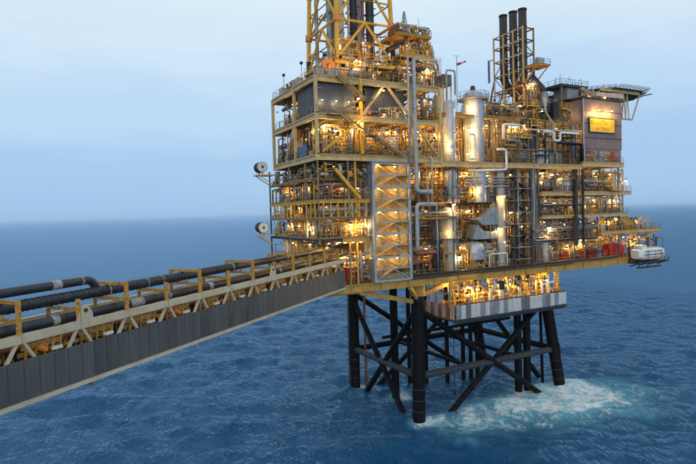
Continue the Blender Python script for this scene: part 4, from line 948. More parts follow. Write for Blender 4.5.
    for y in (-2.2, 1, 4.5, 9, 13.5):
        MB().ibeam((cx - 8, y, 57.05), (cx + (7.5 if 1 < y < 14 else 4.2), y, 57.05), 0.25, 0.6).build('girder', 'cream', h)
        MB().ibeam((48.3, y, 51.6), (52.8, y, 51.6), 0.2, 0.3).build('lower_chord', 'cream', h) if y < 7 else None
        if y < 7:
            for k in range(3):
                x = 48.4 + k * 1.1; MB().bar((x, y, 51.7), (x + .55, y, 56.8), 0.14).build('web', 'cream', h); MB().bar((x + .55, y, 56.8), (x + 1.1, y, 51.7), 0.14).build('web', 'cream', h)
            MB().bar((52.7, y, 51.7), (55.2, y, 56.8), 0.2).build('raker', 'cream', h)
    for x in range(47, 60, 2): MB().bar((x, -2.4, 57.3), (x, 16, 57.3), 0.18, 0.2).build('joist', 'steel', h)
    # lookout deck on the roof
    l_ = thing('lookout_deck', 'small dark railed lookout deck with whip aerials on the quarters roof', 'platform', (36.5, 0, 54.9))
    MB().box(33.0, 40.4, -1.5, 3.0, 57.0, 57.25).build('floor', 'dark', l_)
    MB().box(35.4, 38.6, -.8, 2.4, 54.95, 57.0).build('cabin', 'galvanised', l_)
    for k in range(7):
        x = 33.4 + k * 1.15; MB().bar((x, rnd.uniform(-1, 2), 57.25), (x, 0, 57.25 + rnd.uniform(1.2, 2.6)), 0.06).build('aerial', 'dark', l_)
    for x in (33.4, 40): MB().bar((x, -1.2, 50.3), (x, -1.2, 57.0), 0.22).build('leg', 'steel', l_)
    railing([(33, 3, 57.25), (33, -1.5, 57.25), (40.4, -1.5, 57.25), (40.4, 3, 57.25)], 'dark handrail round the lookout deck', m='dark')
build_quarters()

# ================================================================== LOOKOUT TOWER OVER THE MODULE, WINDSOCK
def build_crane_tower():
    t = thing('mast_tower', 'short tower with two railed platforms and a lattice mast beside the derrick', 'tower', (2, 3, 53.7))
    x0, x1, y0, y1 = 0.2, 4.0, 1.5, 5.0
    for x in (x0, x1):
        for y in (y0, y1): MB().bar((x, y, 53.7), (x, y, 62.6), 0.28).build('column', 'cream', t)
    for z in (56.4, 59.4): 
        MB().bar((x0, y0, z), (x1, y0, z - 2), 0.16).build('brace', 'cream', t); MB().bar((x0, y0, z), (x0, y1, z - 2), 0.16).build('brace', 'cream', t)
    MB().box(x0 + 1.2, x1 - .6, y0 + .4, y1, 59.8, 62.2).build('cabin', 'steel', t)
    for x in (x0, (x0 + x1) / 2): MB().bar((x, y0 - .05, 59.8), (x + 1.9, y0 - .05, 62.4), .12).build('brace', 'cream', t)
    for k in range(4): MB().box(x0 + 1.3 + k * .46, x0 + 1.6 + k * .46, y0 + .34, y0 + .4, 60.2, 61.8).build('louvre', 'galvanised', t)
    MB().box(-0.9, 5.4, 0.8, 5.4, 59.5, 59.75).build('lower_platform', 'rust_yellow', t)
    MB().box(-2.0, 4.6, 0.4, 5.6, 62.5, 62.8).build('upper_platform', 'rust_yellow', t)
    MB().bar((-1.8, .6, 60.9), (-1.8, 5.4, 60.9), 0.3, 0.8).build('side_beam', 'black', t)
    for y in (.8, 5.2): MB().bar((-1.8, y, 60.8), (0.2, y, 62.4), 0.2).build('knee', 'black', t)
    railing([(4.6, 5.6, 62.8), (4.6, .4, 62.8), (-2.0, .4, 62.8), (-2.0, 5.6, 62.8)], 'grey handrail on the upper platform of the mast tower')
    railing([(5.4, 5.4, 59.75), (5.4, .8, 59.75), (-.9, .8, 59.75), (-.9, 5.4, 59.75)], 'grey handrail on the lower platform of the mast tower')
    m = thing('lattice_mast', 'slim pointed grey lattice mast on the upper platform', 'mast', (1.1, 3, 62.8))
    for sx, sy in ((-1, -1), (1, -1), (1, 1), (-1, 1)): MB().bar((1.1 + .6 * sx, 3 + .6 * sy, 62.8), (1.1 + .06 * sx, 3 + .06 * sy, 67.4), 0.1).build('leg', 'galvanised', m)
    for k in range(7):
        a = 1 - k / 7.6; z = 62.9 + k * 0.62; q = 0.6 * a
        for i in range(4):
            c = [(-q, -q), (q, -q), (q, q), (-q, q)]; p, r_ = c[i], c[(i + 1) % 4]
            MB().bar((1.1 + p[0], 3 + p[1], z), (1.1 + r_[0] * .9, 3 + r_[1] * .9, z + .6), 0.06).build('lacing', 'galvanised', m)
    MB().cyl((4.0, 3, 62.8), (4.0, 3, 66.8), 0.06, 0.03, 6).build('whip_aerial', 'dark', None, label='thin whip aerial on the upper platform edge', cat='aerial')
    pk = thing('pump_cluster', 'pinkish cluster of small pumps on the upper platform', 'pump', (-1.4, 2, 62.8))
    MB().box(-2.2, -.6, 1, 3, 62.8, 63.6).build('base', 'copper_red', pk); MB().cyl((-1.4, 1.2, 64.1), (-1.4, 2.8, 64.1), 0.5, None, 12).build('motor', 'copper_red', pk); MB().cyl((-.9, 2, 63.6), (-.9, 2, 65), .2, None, 8).build('stub', 'galvanised', pk)
    ws = thing('windsock', 'red and white windsock on a thin pole behind the vessels', 'windsock', (9.9, 0.5, 53))
    MB().cyl((9.9, .5, 52), (9.9, .5, 60.4), 0.06, 0.05, 6).build('pole', 'galvanised', ws)
    MB().bar((9.3, .5, 60.4), (10.4, .5, 60.4), 0.06).build('cross_arm', 'galvanised', ws)
    MB().cyl((10.0, .5, 59.0), (10.7, .4, 59.25), 0.24, 0.2, 10).build('sock', 'red', ws); MB().cyl((10.7, .4, 59.25), (11.1, .35, 59.4), 0.2, 0.18, 10).build('sock_band', 'white', ws); MB().cyl((11.1, .35, 59.4), (11.7, .3, 59.65), 0.18, 0.12, 10).build('sock_tip', 'red', ws)
    # dark equipment atop the slim column
    d_ = thing('air_cooler', 'dark boxy air cooler on legs beside the windsock', 'cooler', (7.2, .8, 53))
    MB().box(6.2, 8.0, -.4, 2.0, 55.0, 56.8).build('body', 'steel', d_)
    MB().tube([(6.6, -.8, 52.4), (6.6, -.8, 57.4), (8.4, -.8, 57.4), (8.4, -.8, 53.4)], .16, 8).build('outlet_pipe', 'galvanised', d_)
    for x in (6.3, 7.9):
        for y in (-.3, 1.9): MB().bar((x, y, 50.2), (x, y, 55), 0.18).build('leg', 'cream', d_)
    for k in range(3): MB().box(6.3 + k * .58, 6.7 + k * .58, -.46, -.4, 55.2, 56.6).build('louvre', 'steel', d_)
build_crane_tower()

# ================================================================== LIFEBOAT, REELS, CONTAINERS
def build_lifeboat():
    t = thing('lifeboat', 'enclosed white lifeboat hung at the end of the main deck', 'lifeboat', (55.8, -4.2, 23))
    c = (54.2, -4.4, 24.4); v = []; prof = []
    b = MB(); secs = [(-4.4, .8, .8), (-4.0, 1.1, 1.0), (-3.0, 1.3, 1.15), (0, 1.4, 1.2), (2.9, 1.25, 1.1), (3.9, .9, .9), (4.3, .5, .6)]; n = 14
    rows = []
    for dx, ry, rz in secs:
        st = len(b.v); rows.append(st)
        for i in range(n):
            a = 2 * math.pi * i / n; cc, ss = math.cos(a), math.sin(a)
            b.v.append((c[0] + dx, c[1] + ry * math.copysign(abs(cc) ** .45, cc), c[2] + rz * math.copysign(abs(ss) ** .5, ss)))
    for A, B in zip(rows, rows[1:]):
        for i in range(n): j = (i + 1) % n; b.f.append([A + i, A + j, B + j, B + i]); b.sm.append(True)
    b.f.append([rows[0] + n - 1 - i for i in range(n)]); b.sm.append(False); b.f.append([rows[-1] + i for i in range(n)]); b.sm.append(False)
    b.build('hull', 'white', t)
    MB().box(51.0, 57.0, -5.84, -2.95, 24.25, 24.4).build('fender', 'dark', t)
    MB().box(50.6, 52.4, -5.2, -3.6, 25.5, 26.2).build('conning_cabin', 'white', t)
    for k in range(6): MB().box(51.2 + k * .95, 51.8 + k * .95, -5.8, -5.5, 24.75, 25.2).build('window', 'blue_grey', t)
    MB().box(52.2, 56.8, -5.0, -3.8, 25.5, 25.72).build('roof_rib', 'off_white', t)
    for x in (52.0, 54.2, 56.4): MB().bar((x, -5.78, 23.5), (x, -5.78, 25.2), .07, .05).build('grab_rail', 'dark', t)
    MB().box(50.35, 51.0, -5.5, -5.1, 23.9, 25.0).build('side_hatch', 'galvanised', t)
    MB().box(51.1, 56.9, -5.82, -5.5, 23.75, 23.92).build('orange_stripe', 'orange', t)
    MB().tube([(51.2, -4.4, 25.7), (51.2, -4.4, 26.5), (53.0, -4.4, 26.5), (53.0, -4.4, 25.7)], .06, 6).build('lifting_frame', 'dark', t)
    d = thing('lifeboat_davit', 'dark frame slung below the deck end carrying the lifeboat', 'davit', (55, -4, 22))
    MB().box(49.4, 59.2, -5.4, -3.2, 22.6, 22.8).build('cradle_floor', 'dark', d)
    for x in (50, 53, 56, 58.8):
        MB().bar((x, -5.4, 22.7), (x, -3.2, 22.0), 0.2).build('rib', 'dark', d); MB().bar((x, -3.1, 22.8), (x, -3.1, 27.6), 0.24).build('upright', 'dark', d)
        MB().bar((x, -3.1, 27.5), (x, -4.6, 27.2), 0.2).build('arm', 'steel', d); MB().bar((x, -4.5, 27.2), (x, -4.5, 25.4), 0.06).build('fall_wire', 'dark', d)
    MB().box(51.5, 58.5, -4.6, -3.4, 21.5, 21.65).build('lower_tray', 'rust', d)
    for x in (51.7, 54.5, 58.3): MB().bar((x, -4, 21.6), (x, -4, 22.6), 0.12).build('hanger', 'rust', d)
    railing([(49.4, -5.5, 22.8), (59.3, -5.5, 22.8)], 'dark rail along the lifeboat cradle', m='dark', h=0.9)
build_lifeboat()

def crate(x0, x1, y0, y1, z0, z1, m, label, group=None, name='container'):
    t = thing(name, label, 'container', (x0, y0, z0), group)
    MB().box(x0, x1, y0, y1, z0, z1).build('body', m, t)
    n = max(2, int((x1 - x0) / 0.45)); 
    for k in range(n):
        a = x0 + (x1 - x0) * (k + .2) / n; MB().box(a, a + (x1 - x0) / n * .5, y0 - .06, y0, z0 + .15, z1 - .15).build('rib', m, t)
    for z in (z0, z1 - .12): MB().box(x0 - .03, x1 + .03, y0 - .1, y0 - .062, z, z + .12).build('rail', m, t)
    return t
for k, (x, wd, h, m, lb) in enumerate(((31.6, 1.6, 1.7, 'red', 'dim red cabinet'), (33.9, 1.0, 1.4, 'copper_red', 'low brownish red cabinet'), (36.6, 1.2, 2.0, 'red', 'narrow upright red cabinet'), (38.8, 2.2, 2.2, 'red', 'bright red square cabinet'), (41.4, 1.1, 2.3, 'galvanised', 'grey cabinet among the red ones'), (43.0, 1.3, 1.8, 'red', 'small red cabinet beside the grey cabinet'), (44.9, 1.4, 2.8, 'red', 'tall red tank cabinet'), (46.5, 1.4, 2.9, 'red', 'taller red tank cabinet'), (48.1, 1.3, 2.8, 'red', 'end red tank cabinet by the lifeboat'))):
    crate(x, x + wd, -2.3, -.9, ZM, ZM + h, m, lb + ' on the main deck edge', 'cabinets along the main deck', 'fire_cabinet')
crate(-13.6, -12.2, -2.2, -1.0, 24.4, 26.2, 'red', 'bright red cabinet at the bridge landing', None, 'fire_cabinet')
crate(31.8, 34.9, -2.4, 0, 37.0, 39.6, 'white', 'white container on the balcony deck between posts')
crate(24.6, 28.4, -2.2, 0, 42.0, 45.0, 'white', 'white cabin on the middle deck between pipes')
crate(28.8, 32.4, -2.0, 0, 42.0, 44.6, 'blue_grey', 'pale blue cabin beside the white cabin')
crate(-18.0, -17.0, 1.2, 4.2, 42.6, 44.5, 'blue', 'blue container at the open side of the drilling module')
crate(-16.8, -14.6, -1.5, .4, 42.6, 45.0, 'off_white', 'pale cabinet beside the drilling module corner')
crate(22.5, 25.0, -2.6, -.6, 44.6, 50.0, 'dark', 'tall dark duct box above the middle deck')
crate(29.5, 31.2, -2.6, -1, 50.5, 53.4, 'black', 'black louvred box near the quarters wall')
crate(50.2, 53.4, -2.0, 1, 29.2, 31.6, 'yellow', 'yellow machine box lit on the balcony deck')
crate(46.0, 49.0, -2.2, 0.4, 29.2, 31.2, 'rust_yellow', 'rusty yellow skid on the balcony deck')
crate(42.6, 45.4, -2.0, 0, 29.2, 30.6, 'white', 'low white cabinet on the balcony deck')
crate(43.2, 46.8, -1.9, 2, 37.0, 40.8, 'cream', 'cream cabin under the quarters deck')
crate(44.0, 46.0, -1.9, 2, 32.7, 35.9, 'cream', 'cream cabin on the lower side deck')
crate(36.8, 40.8, -1.4, 2, 37.0, 40.4, 'off_white', 'pale cabin beside the cream cabin')
def reel(y, z, label):
    x = -20.4; t = thing('hose_reel', label, 'reel', (x, y, z - 1.3))
    MB().lathe((x, y, z), [(0.2, -1.05), (.9, -1.0), (.9, -.85), (.72, -.8), (.72, .8), (.9, .85), (.9, 1.0), (.2, 1.05)], 24, 'y').build('drum', 'dark', t)
    MB().lathe((x - .05, y - 1.06, z), [(.85, -.05), (.85, .03), (.1, .04)], 24, 'y').build('end_disc', 'white', t)
    MB().lathe((x - 0.05, y - 1.1, z), [(.22, -.06), (.22, .02)], 12, 'y').build('hub', 'dark', t)
    MB().box(x - 1.0, -18.3, y - 1.2, y + 1.2, z - 1.45, z - 1.25).build('shelf', 'cream', t)
    for e in (-.9, .9): MB().bar((x, y + e, z - 1.25), (x, y + e, z), 0.16).build('stand', 'dark', t); MB().bar((x - .6, y + e, z - 1.4), (-18.3, y + e, z - 3.2), 0.14).build('knee', 'cream', t)
reel(15.4, 42.4, 'dark drum with a white end on the upper outboard shelf')
reel(15.8, 32.2, 'dark drum with a white end on the lower outboard shelf')
# roof floodlights on posts, small white units and the pink cluster
for x, y in ((-18.0, 2.2), (-18.0, 9.5), (-16.5, -2.8), (-14.0, -2.8)):
    t = thing('mast_floodlight', 'unlit round black floodlight on a post at the module roof edge', 'lamp', (x, y, 53.7), 'unlit roof floodlights')
    MB().bar((x, y, 53.7), (x, y, 56.4), 0.08).build('post', 'galvanised', t); MB().lathe((x, y, 56.7), [(.1, -.2), (.22, -.15), (.25, .1), (.12, .2)], 12, 'y').build('head', 'black', t)
t = thing('valve_cluster', 'reddish pink cluster of small valves on the module roof', 'valves', (-17.4, 9, 53.7))
for k in range(7): MB().cyl((-17.6 + rnd.random(), 7.6 + k * .4, 53.7), (-17.6 + rnd.random(), 7.6 + k * .4, 54.9 + rnd.random() * .8), .22, None, 8).build('valve', 'copper_red', t)
for x, y, wd in ((-17, 12, 1.4), (-17.3, 4.6, 1.0), (-16.8, -1.5, 1.2), (-17.2, 6.4, .8), (-14.4, -1.6, 1.6)):
    crate(x - .4, x + wd * .6, y, y + wd, 53.7, 54.9 + wd * .3, 'off_white', 'small pale equipment box along the module roof edge', 'boxes on the module roof')

# ================================================================== EQUIPMENT PROTOTYPES AND FILL
PROTO = {}
def proto(kind, m):
    if (kind, m) in PROTO: return PROTO[(kind, m)]
    if kind == 'pump_skid':
        t = thing('pump_skid', '', 'pump skid', (0, 0, 0))
        for y in (-.6, .6): MB().box(-1.4, 1.4, y - .1, y + .1, 0, .25).build('skid_beam', 'dark', t)
        MB().cyl((-1.2, 0, .85), (.1, 0, .85), .48, None, 14).build('motor', m, t); MB().cyl((.1, 0, .85), (.45, 0, .85), .15, None, 8).build('shaft', 'galvanised', t)
        MB().lathe((.85, 0, .85), [(.2, -.4), (.58, -.25), (.62, .1), (.35, .4)], 14, 'x').build('pump_casing', m, t)
        MB().tube([(.85, 0, 1.2), (.85, 0, 2.3), (.85, .9, 2.3)], .17, 8).build('discharge_pipe', 'galvanised', t)
        for x in (-1, -.2, .9): MB().box(x - .12, x + .12, -.4, .4, .25, .55).build('foot', 'dark', t)
    elif kind == 'horizontal_vessel':
        t = thing('horizontal_vessel', '', 'vessel', (0, 0, 0))
        MB().lathe((0, 0, 1.5), [(.2, -2.3), (.6, -2.15), (.9, -1.75), (.9, 1.75), (.6, 2.15), (.2, 2.3)], 18, 'x').build('shell', m, t)
        for x in (-1.2, 1.2):
            MB().box(x - .15, x + .15, -.75, .75, 0, 1.0).build('saddle', 'dark', t); MB().cyl((x * .5, 0, 2.3), (x * .5, 0, 2.9), .2, None, 10).build('nozzle', 'galvanised', t)
            MB().cyl((x, 0, 1.5), (x + .1, 0, 1.5), .925, None, 18).build('seam_band', m, t)
    elif kind == 'upright_vessel':
        t = thing('upright_vessel', '', 'vessel', (0, 0, 0))
        MB().lathe((0, 0, 0), [(.5, 0), (.5, .5), (.72, .55), (.72, 2.6), (.5, 3.0), (.12, 3.15)], 16).build('shell', m, t)
        MB().cyl((0, 0, 3.1), (0, 0, 3.6), .14, None, 8).build('nozzle', 'galvanised', t); MB().cyl((0, -.7, 1.2), (0, -1.1, 1.2), .2, None, 10).build('manway', m, t); MB().cyl((0, 0, 1.7), (0, 0, 1.8), .74, None, 16).build('seam_band', m, t)
    elif kind == 'valve_manifold':
        t = thing('valve_manifold', '', 'manifold', (0, 0, 0))
        MB().cyl((-1.6, 0, .6), (1.6, 0, .6), .2, None, 10).build('header', m, t); MB().cyl((-1.6, 0, 2.1), (1.6, 0, 2.1), .16, None, 10).build('header', m, t)
        for k in range(5):
            x = -1.3 + k * .65; MB().cyl((x, 0, .6), (x, 0, 2.1), .09, None, 8).build('branch', m, t)
            MB().lathe((x, 0, 1.3), [(.1, -.25), (.22, -.12), (.22, .12), (.1, .25)], 10).build('valve_body', ('red', 'blue', 'galvanised')[k % 3], t)
            MB().lathe((x, -.35, 1.3), [(.06, -.02), (.22, -.02), (.22, .03), (.06, .03)], 12, 'y').build('handwheel', 'red', t)
        for x in (-1.5, 1.5): MB().bar((x, .2, 0), (x, .2, 2.2), .12).build('post', 'dark', t)
    elif kind == 'cabinet':
        t = thing('electrical_cabinet', '', 'cabinet', (0, 0, 0))
        MB().box(-.8, .8, -.35, .35, .1, 2.1).build('body', m, t)
        for x in (-.77, .02): MB().box(x, x + .75, -.385, -.352, .18, 2.04).build('door', m, t); MB().box(x + .6, x + .66, -.42, -.388, 1.0, 1.25).build('handle', 'dark', t)
        MB().box(-.82, .82, -.33, .33, 0, .1).build('plinth', 'dark', t)
    elif kind == 'exchanger':
        t = thing('heat_exchanger', '', 'exchanger', (0, 0, 0))
        for z in (.75, 1.95):
            MB().cyl((-1.9, 0, z), (1.7, 0, z), .45, None, 14).build('tube_bundle', m, t); MB().cyl((1.7, 0, z), (1.9, 0, z), .58, None, 14).build('flange', 'galvanised', t); MB().lathe((1.9, 0, z), [(.5, 0), (.45, .25), (.2, .4)], 14, 'x').build('channel_head', m, t)
        for x in (-1.2, 1.0): MB().box(x - .1, x + .1, -.5, .5, 0, 1.95).build('saddle', 'dark', t)
    elif kind == 'filter_rack':
        t = thing('filter_rack', '', 'rack', (0, 0, 0))
        for x in (-1.1, 1.1):
            for y in (-.5, .5): MB().bar((x, y, 0), (x, y, 2.6), .1).build('post', 'cream', t)
        for z in (.1, 1.3, 2.5):
            for y in (-.5, .5): MB().bar((-1.1, y, z), (1.1, y, z), .1).build('rail', 'cream', t)
        for k in range(4): MB().lathe((-.8 + k * .53, 0, .3), [(.1, 0), (.22, .1), (.22, 1.6), (.1, 1.8)], 10).build('filter_pot', m, t)
    PROTO[(kind, m)] = t
    return t

# access platforms, ladders and bay frames that crowd the front of every deck
def access_proto(m):
    t = thing('access_platform', '', 'platform', (0, 0, 0))
    MB().box(-1.3, 1.3, -.7, .7, -.1, 0).build('floor', 'grating', t)
    for y in (-.7, .7): MB().bar((-1.35, y, -.06), (1.35, y, -.06), .1, .2).build('edge_beam', m, t)
    for z in (.55, 1.1): MB().tube([(-1.3, .7, z), (-1.3, -.7, z), (1.3, -.7, z), (1.3, .7, z)], .035, 5, .06, 1).build('rail', m, t)
    b = MB()
    for x in (-1.3, -.43, .43, 1.3): b.bar((x, -.7, 0), (x, -.7, 1.1), .06)
    b.build('post_row', m, t, kind='stuff')
    for x in (-1.1, 1.1): MB().bar((x, -.6, -.1), (x, .7, -1.2), .1).build('knee', m, t)
    return t
ACC = {}
def access(x, y, z, m, where, rz=0, s_=1.0):
    if m not in ACC: ACC[m] = access_proto(m)
    place(ACC[m], (x, y, z), rz, (s_, 1, 1), f'{CN[m]} access platform {where}', f'access platforms {where}')
LAD = {}
def ladder(x, y, z0, z1, where, m='rail_paint'):
    t = thing('ladder', f'{CN[m]} upright ladder {where}', 'ladder', (x, y, z0), f'ladders {where}')
    for e in (-.24, .24): MB().bar((x + e, y, z0), (x + e, y, z1), .06).build('stringer', m, t)
    b = MB(); z = z0 + .2
    while z < z1: b.bar((x - .24, y, z), (x + .24, y, z), .045); z += .33
    b.build('rung_row', m, t, kind='stuff')
def bay_frame(x0, x1, y, z0, z1, m, where, seed, step=2.3, wd=.15):
    r_ = random.Random(seed); t = thing('bay_frame', f'{CN[m]} light steel bay frame {where}', 'frame', (x0, y, z0))
    n = max(1, round((x1 - x0) / step)); xs = [x0 + (x1 - x0) * i / n for i in range(n + 1)]
    for x in xs: MB().bar((x, y, z0), (x, y, z1), wd).build('post', m, t)
    k = max(1, round((z1 - z0) / 2.4)); zs = [z0 + (z1 - z0) * i / k for i in range(k + 1)]
    for z in zs[1:-1]: MB().bar((x0, y + .02, z), (x1, y + .02, z), wd * .9, wd * 1.3).build('rail', m, t)
    for i in range(n):
        for j in range(k):
            c = r_.random()
            if c < .25: MB().bar((xs[i], y - .03, zs[j]), (xs[i + 1], y - .03, zs[j + 1]), wd * .7).build('brace', m, t)
            elif c < .5: MB().bar((xs[i + 1], y - .03, zs[j]), (xs[i], y - .03, zs[j + 1]), wd * .7).build('brace', m, t)
def pipe_bank(pts, n, d, r0, m, label):
    '''n parallel pipes offset by d'''
    for i in range(n):
        o_ = Vector(d) * i
        pipe([Vector(p) + o_ for p in pts], r0 * (1, .8, 1.15)[i % 3], (m, m, 'galvanised')[i % 3], ORD[i] + ' ' + (label if i % 3 < 2 else 'galvanised ' + label.split(' ', 1)[1]), 'bank: ' + label, [(tuple((Vector(pts[0]) + Vector(pts[1])) / 2 + o_), tuple((Vector(pts[1]) - Vector(pts[0])).normalized()))], n=8)
NICE = {'pump_skid': 'pump skid with motor', 'horizontal_vessel': 'horizontal vessel on saddles', 'upright_vessel': 'small upright vessel', 'valve_manifold': 'valve manifold with red handwheels', 'cabinet': 'two-door electrical cabinet', 'exchanger': 'double tube heat exchanger', 'filter_rack': 'framed rack of filter pots'}
CN = {'steel': 'dark steel', 'galvanised': 'galvanised', 'off_white': 'pale', 'silver': 'silver', 'copper_red': 'rust red', 'green': 'green', 'blue': 'blue', 'cream': 'cream', 'yellow': 'yellow', 'dark': 'dark', 'white': 'white', 'rust_yellow': 'rusty yellow', 'blue_grey': 'blue grey', 'orange': 'orange', 'red': 'red', 'black': 'black', 'rail_paint': 'ochre', 'ochre': 'ochre'}
HGT = {'pump_skid': 2.3, 'horizontal_vessel': 2.9, 'upright_vessel': 3.6, 'valve_manifold': 2.2, 'cabinet': 2.1, 'exchanger': 2.4, 'filter_rack': 2.6}
WID = {'pump_skid': 3.0, 'horizontal_vessel': 4.8, 'upright_vessel': 1.7, 'valve_manifold': 3.4, 'cabinet': 1.8, 'exchanger': 4.4, 'filter_rack': 2.5}
PCOL = ['galvanised', 'off_white', 'steel', 'copper_red', 'rust_yellow', 'dark', 'cream', 'yellow']
ECOL = ['galvanised', 'off_white', 'silver', 'steel', 'cream', 'copper_red', 'rust_yellow', 'dark']
npipe = 0
def fill(x0, x1, y0, y1, z0, z1, where, seed, lamps=4, power=200, pipes=5, small=60, equip=True, lampz=None, pale=.22, cols=PCOL, ysize=None):
    """equip one bay of a deck: where = words that find it"""
    global npipe
    r_ = random.Random(seed); L_ = x1 - x0; H_ = z1 - z0
    if equip:
        for row in range(2):
            x = x0 + r_.uniform(.3, 1.2)
            while x < x1 - 1.2:
                k = r_.choice(list(NICE)); m = r_.choice(ECOL)
                if k == 'cabinet': m = r_.choice(['off_white', 'galvanised', 'white', 'blue_grey'])
                wd = WID[k]; s_ = min(1.0, (H_ - .3) / HGT[k]) * r_.uniform(.85, 1.0)
                if x + wd * s_ > x1: break
                y = y0 + 1.2 + row * 3.2 + r_.uniform(-.2, .6)
                if y < y1 - .8:
                    place(proto(k, m), (x + wd * s_ / 2, y, z0), 0, (s_, s_, s_), ' '.join(f'{CN[m]} {NICE[k]} {where}'.split()[:16]), f'{NICE[k]} type {where}')
                x += wd * s_ + r_.uniform(.2, 1.3)
    for k in range(pipes):
        m = r_.choice(cols); rad = r_.choice([.1, .13, .17, .22, .3]); kind = r_.random()
        y = y0 + .2 + (y1 - y0 - .4) * r_.random() ** 2.2
        if kind < .5:
            a = r_.uniform(x0, x0 + L_ * .3); b = r_.uniform(x0 + L_ * .6, x1); z = z0 + H_ * r_.choice([.45, .6, .72, .82, .9])
            pts = [(a, y, z), (b, y, z)]
            if r_.random() < .6: pts = [(a, y, z0 + .05 if r_.random() < .5 else z1 - .3)] + pts
            if r_.random() < .5: pts = pts + [(b, y, z0 + .05)]
            w_ = 'running along'
        elif kind < .8:
            x = r_.uniform(x0 + .3, x1 - .3); zz = r_.uniform(.4, .8) * H_ + z0; x2 = min(x1 - .2, max(x0 + .2, x + r_.choice([-1.6, 1.1, 2.2])))
            pts = [(x, y, z0 + .02), (x, y, zz), (x2, y, zz), (x2, y, z1 - .3)]; w_ = 'stepping up'
        else:
            x = r_.uniform(x0 + .5, x1 - .5); zz = z0 + H_ * r_.uniform(.5, .85); pts = [(x, y0 + .1, z0 + .02), (x, y0 + .1, zz), (x, y1, zz)]; w_ = 'turning inward'
        if npipe < 290:
            npipe += 1
            fl = [(tuple((Vector(pts[0]) + Vector(pts[1])) / 2), tuple((Vector(pts[1]) - Vector(pts[0])).normalized()))]
            pipe(pts, rad, m, f'{CN[m]} {"thick" if rad > .2 else "thin" if rad < .12 else "medium"} pipe {w_} {where}', f'pipes {where}', fl, n=8)
    # uncountable small-bore pipework, conduit and brackets, one mesh per finish
    for q, m in enumerate(r_.sample(['galvanised', 'off_white', 'dark', 'rust_yellow', 'steel', 'copper_red', 'cream', 'yellow'], 5)):
        b = MB()
        for k in range(int(small * 2.2) // 5):
            y = y0 + (y1 - y0) * r_.random() ** 2.4; x = r_.uniform(x0, x1); z = r_.uniform(z0 + .2, z1 - .2); rr = r_.choice([.04, .05, .06, .08, .11])
            c = r_.random(); ln = r_.uniform(.6, 3.2)
            if c < .3: pts = [(x, y, z), (min(x1, x + ln), y, z), (min(x1, x + ln), y, max(z0, z - r_.uniform(.3, 2)))]
            elif c < .62: pts = [(x, y, z0), (x, y, z), (min(x1, x + .5 * ln), y, z)]
            elif c < .75: pts = [(x, y, z0), (x, y, z1)]
            elif c < .88:
                s_ = r_.uniform(.12, .4); b.box(x, x + s_ * r_.uniform(.6, 2), y, y + s_, z, z + s_ * r_.uniform(.8, 2.2)); continue
            else:
                b.lathe((x, y, z), [(.06, -.25), (.2, -.14), (.2, .14), (.06, .25)], 8); continue
            b.tube(pts, rr, 5, rr * 2, 2)
        b.build('small_piping', m, None, label=f'tangle of {CN[m]} small-bore piping and fittings {where}', cat='piping', kind='stuff')
    # cable tray under the ceiling
    if L_ > 4 and H_ > 2.5:
        t = thing('cable_tray', f'galvanised cable tray under the ceiling {where}', 'cable tray', (x0, y0 + .7, z1 - .7))
        for e in (0, .5): MB().bar((x0 + .3, y0 + .5 + e, z1 - .65), (x1 - .3, y0 + .5 + e, z1 - .65), .05, .14).build('side_rail', 'galvanised', t)
        MB().bar((x0 + .3, y0 + .75, z1 - .68), (x1 - .3, y0 + .75, z1 - .68), .42, .08).build('cable_bundle', 'black', t)
    for k in range(lamps):
        x = x0 + L_ * (k + .5 + r_.uniform(-.3, .3)) / lamps; y = r_.uniform(y0 + .2, min(y1, y0 + 3.2)); z = z1 - r_.uniform(.5, 1.1) if lampz is None else lampz
        lamp((x, y, z), power * r_.uniform(.7, 1.4), r_.choice([.15, .18, .22]), f'lit lamp glowing {where}', f'lamps {where}', r_.random() < pale)

WARM = ['rust_yellow', 'cream', 'off_white', 'copper_red', 'galvanised', 'steel']
# lit block behind the bridge (front face and the outboard side)
fill(-18.0, -10.2, -2.6, 4, 39.3, 41.8, 'under the drilling module by the yellow brace', 11, 1, 60, 4, 50, False, cols=['dark', 'steel', 'black', 'off_white'])
fill(-18.0, -10.2, -2.4, 6, 36.1, 39.0, 'on the fourth narrow deck behind the bridge', 12, 5, 150, 4, 80, True, cols=WARM)
fill(-18.0, -10.2, -2.4, 6, 33.6, 35.7, 'on the third narrow deck behind the bridge', 13, 2, 80, 4, 60, False, cols=WARM)
fill(-18.0, -10.2, -2.4, 6, 30.6, 33.3, 'on the second narrow deck behind the bridge', 14, 7, 190, 4, 90, True, cols=WARM, pale=.6)
fill(-18.0, -10.2, 6, 16, 36.1, 39.0, 'at the outboard end of the fourth narrow deck', 15, 3, 130, 3, 60, True, cols=WARM)
fill(-18.0, -10.2, 6, 16, 30.6, 33.3, 'at the outboard end of the second narrow deck', 16, 4, 150, 3, 60, True, cols=WARM, pale=.6)
fill(-18.0, -10.2, 6, 16, 24, 30.2, 'low at the outboard end behind the bridge', 17, 3, 80, 5, 80, True)
fill(-18.0, -10.2, 2, 8, 24, 30.2, 'inside the bridge landing bay', 18, 2, 60, 5, 60, False, cols=['dark', 'steel', 'black'])
fill(-13.6, -10.0, -2.5, 1, 24, 28.6, 'beside the red cabinet at the bridge landing', 19, 3, 150, 2, 50, False, cols=WARM)
pipe([(-18.0, -2.3, 34.7), (-10.4, -2.3, 34.9)], .28, 'off_white', 'long pale lagged pipe on the third narrow deck')
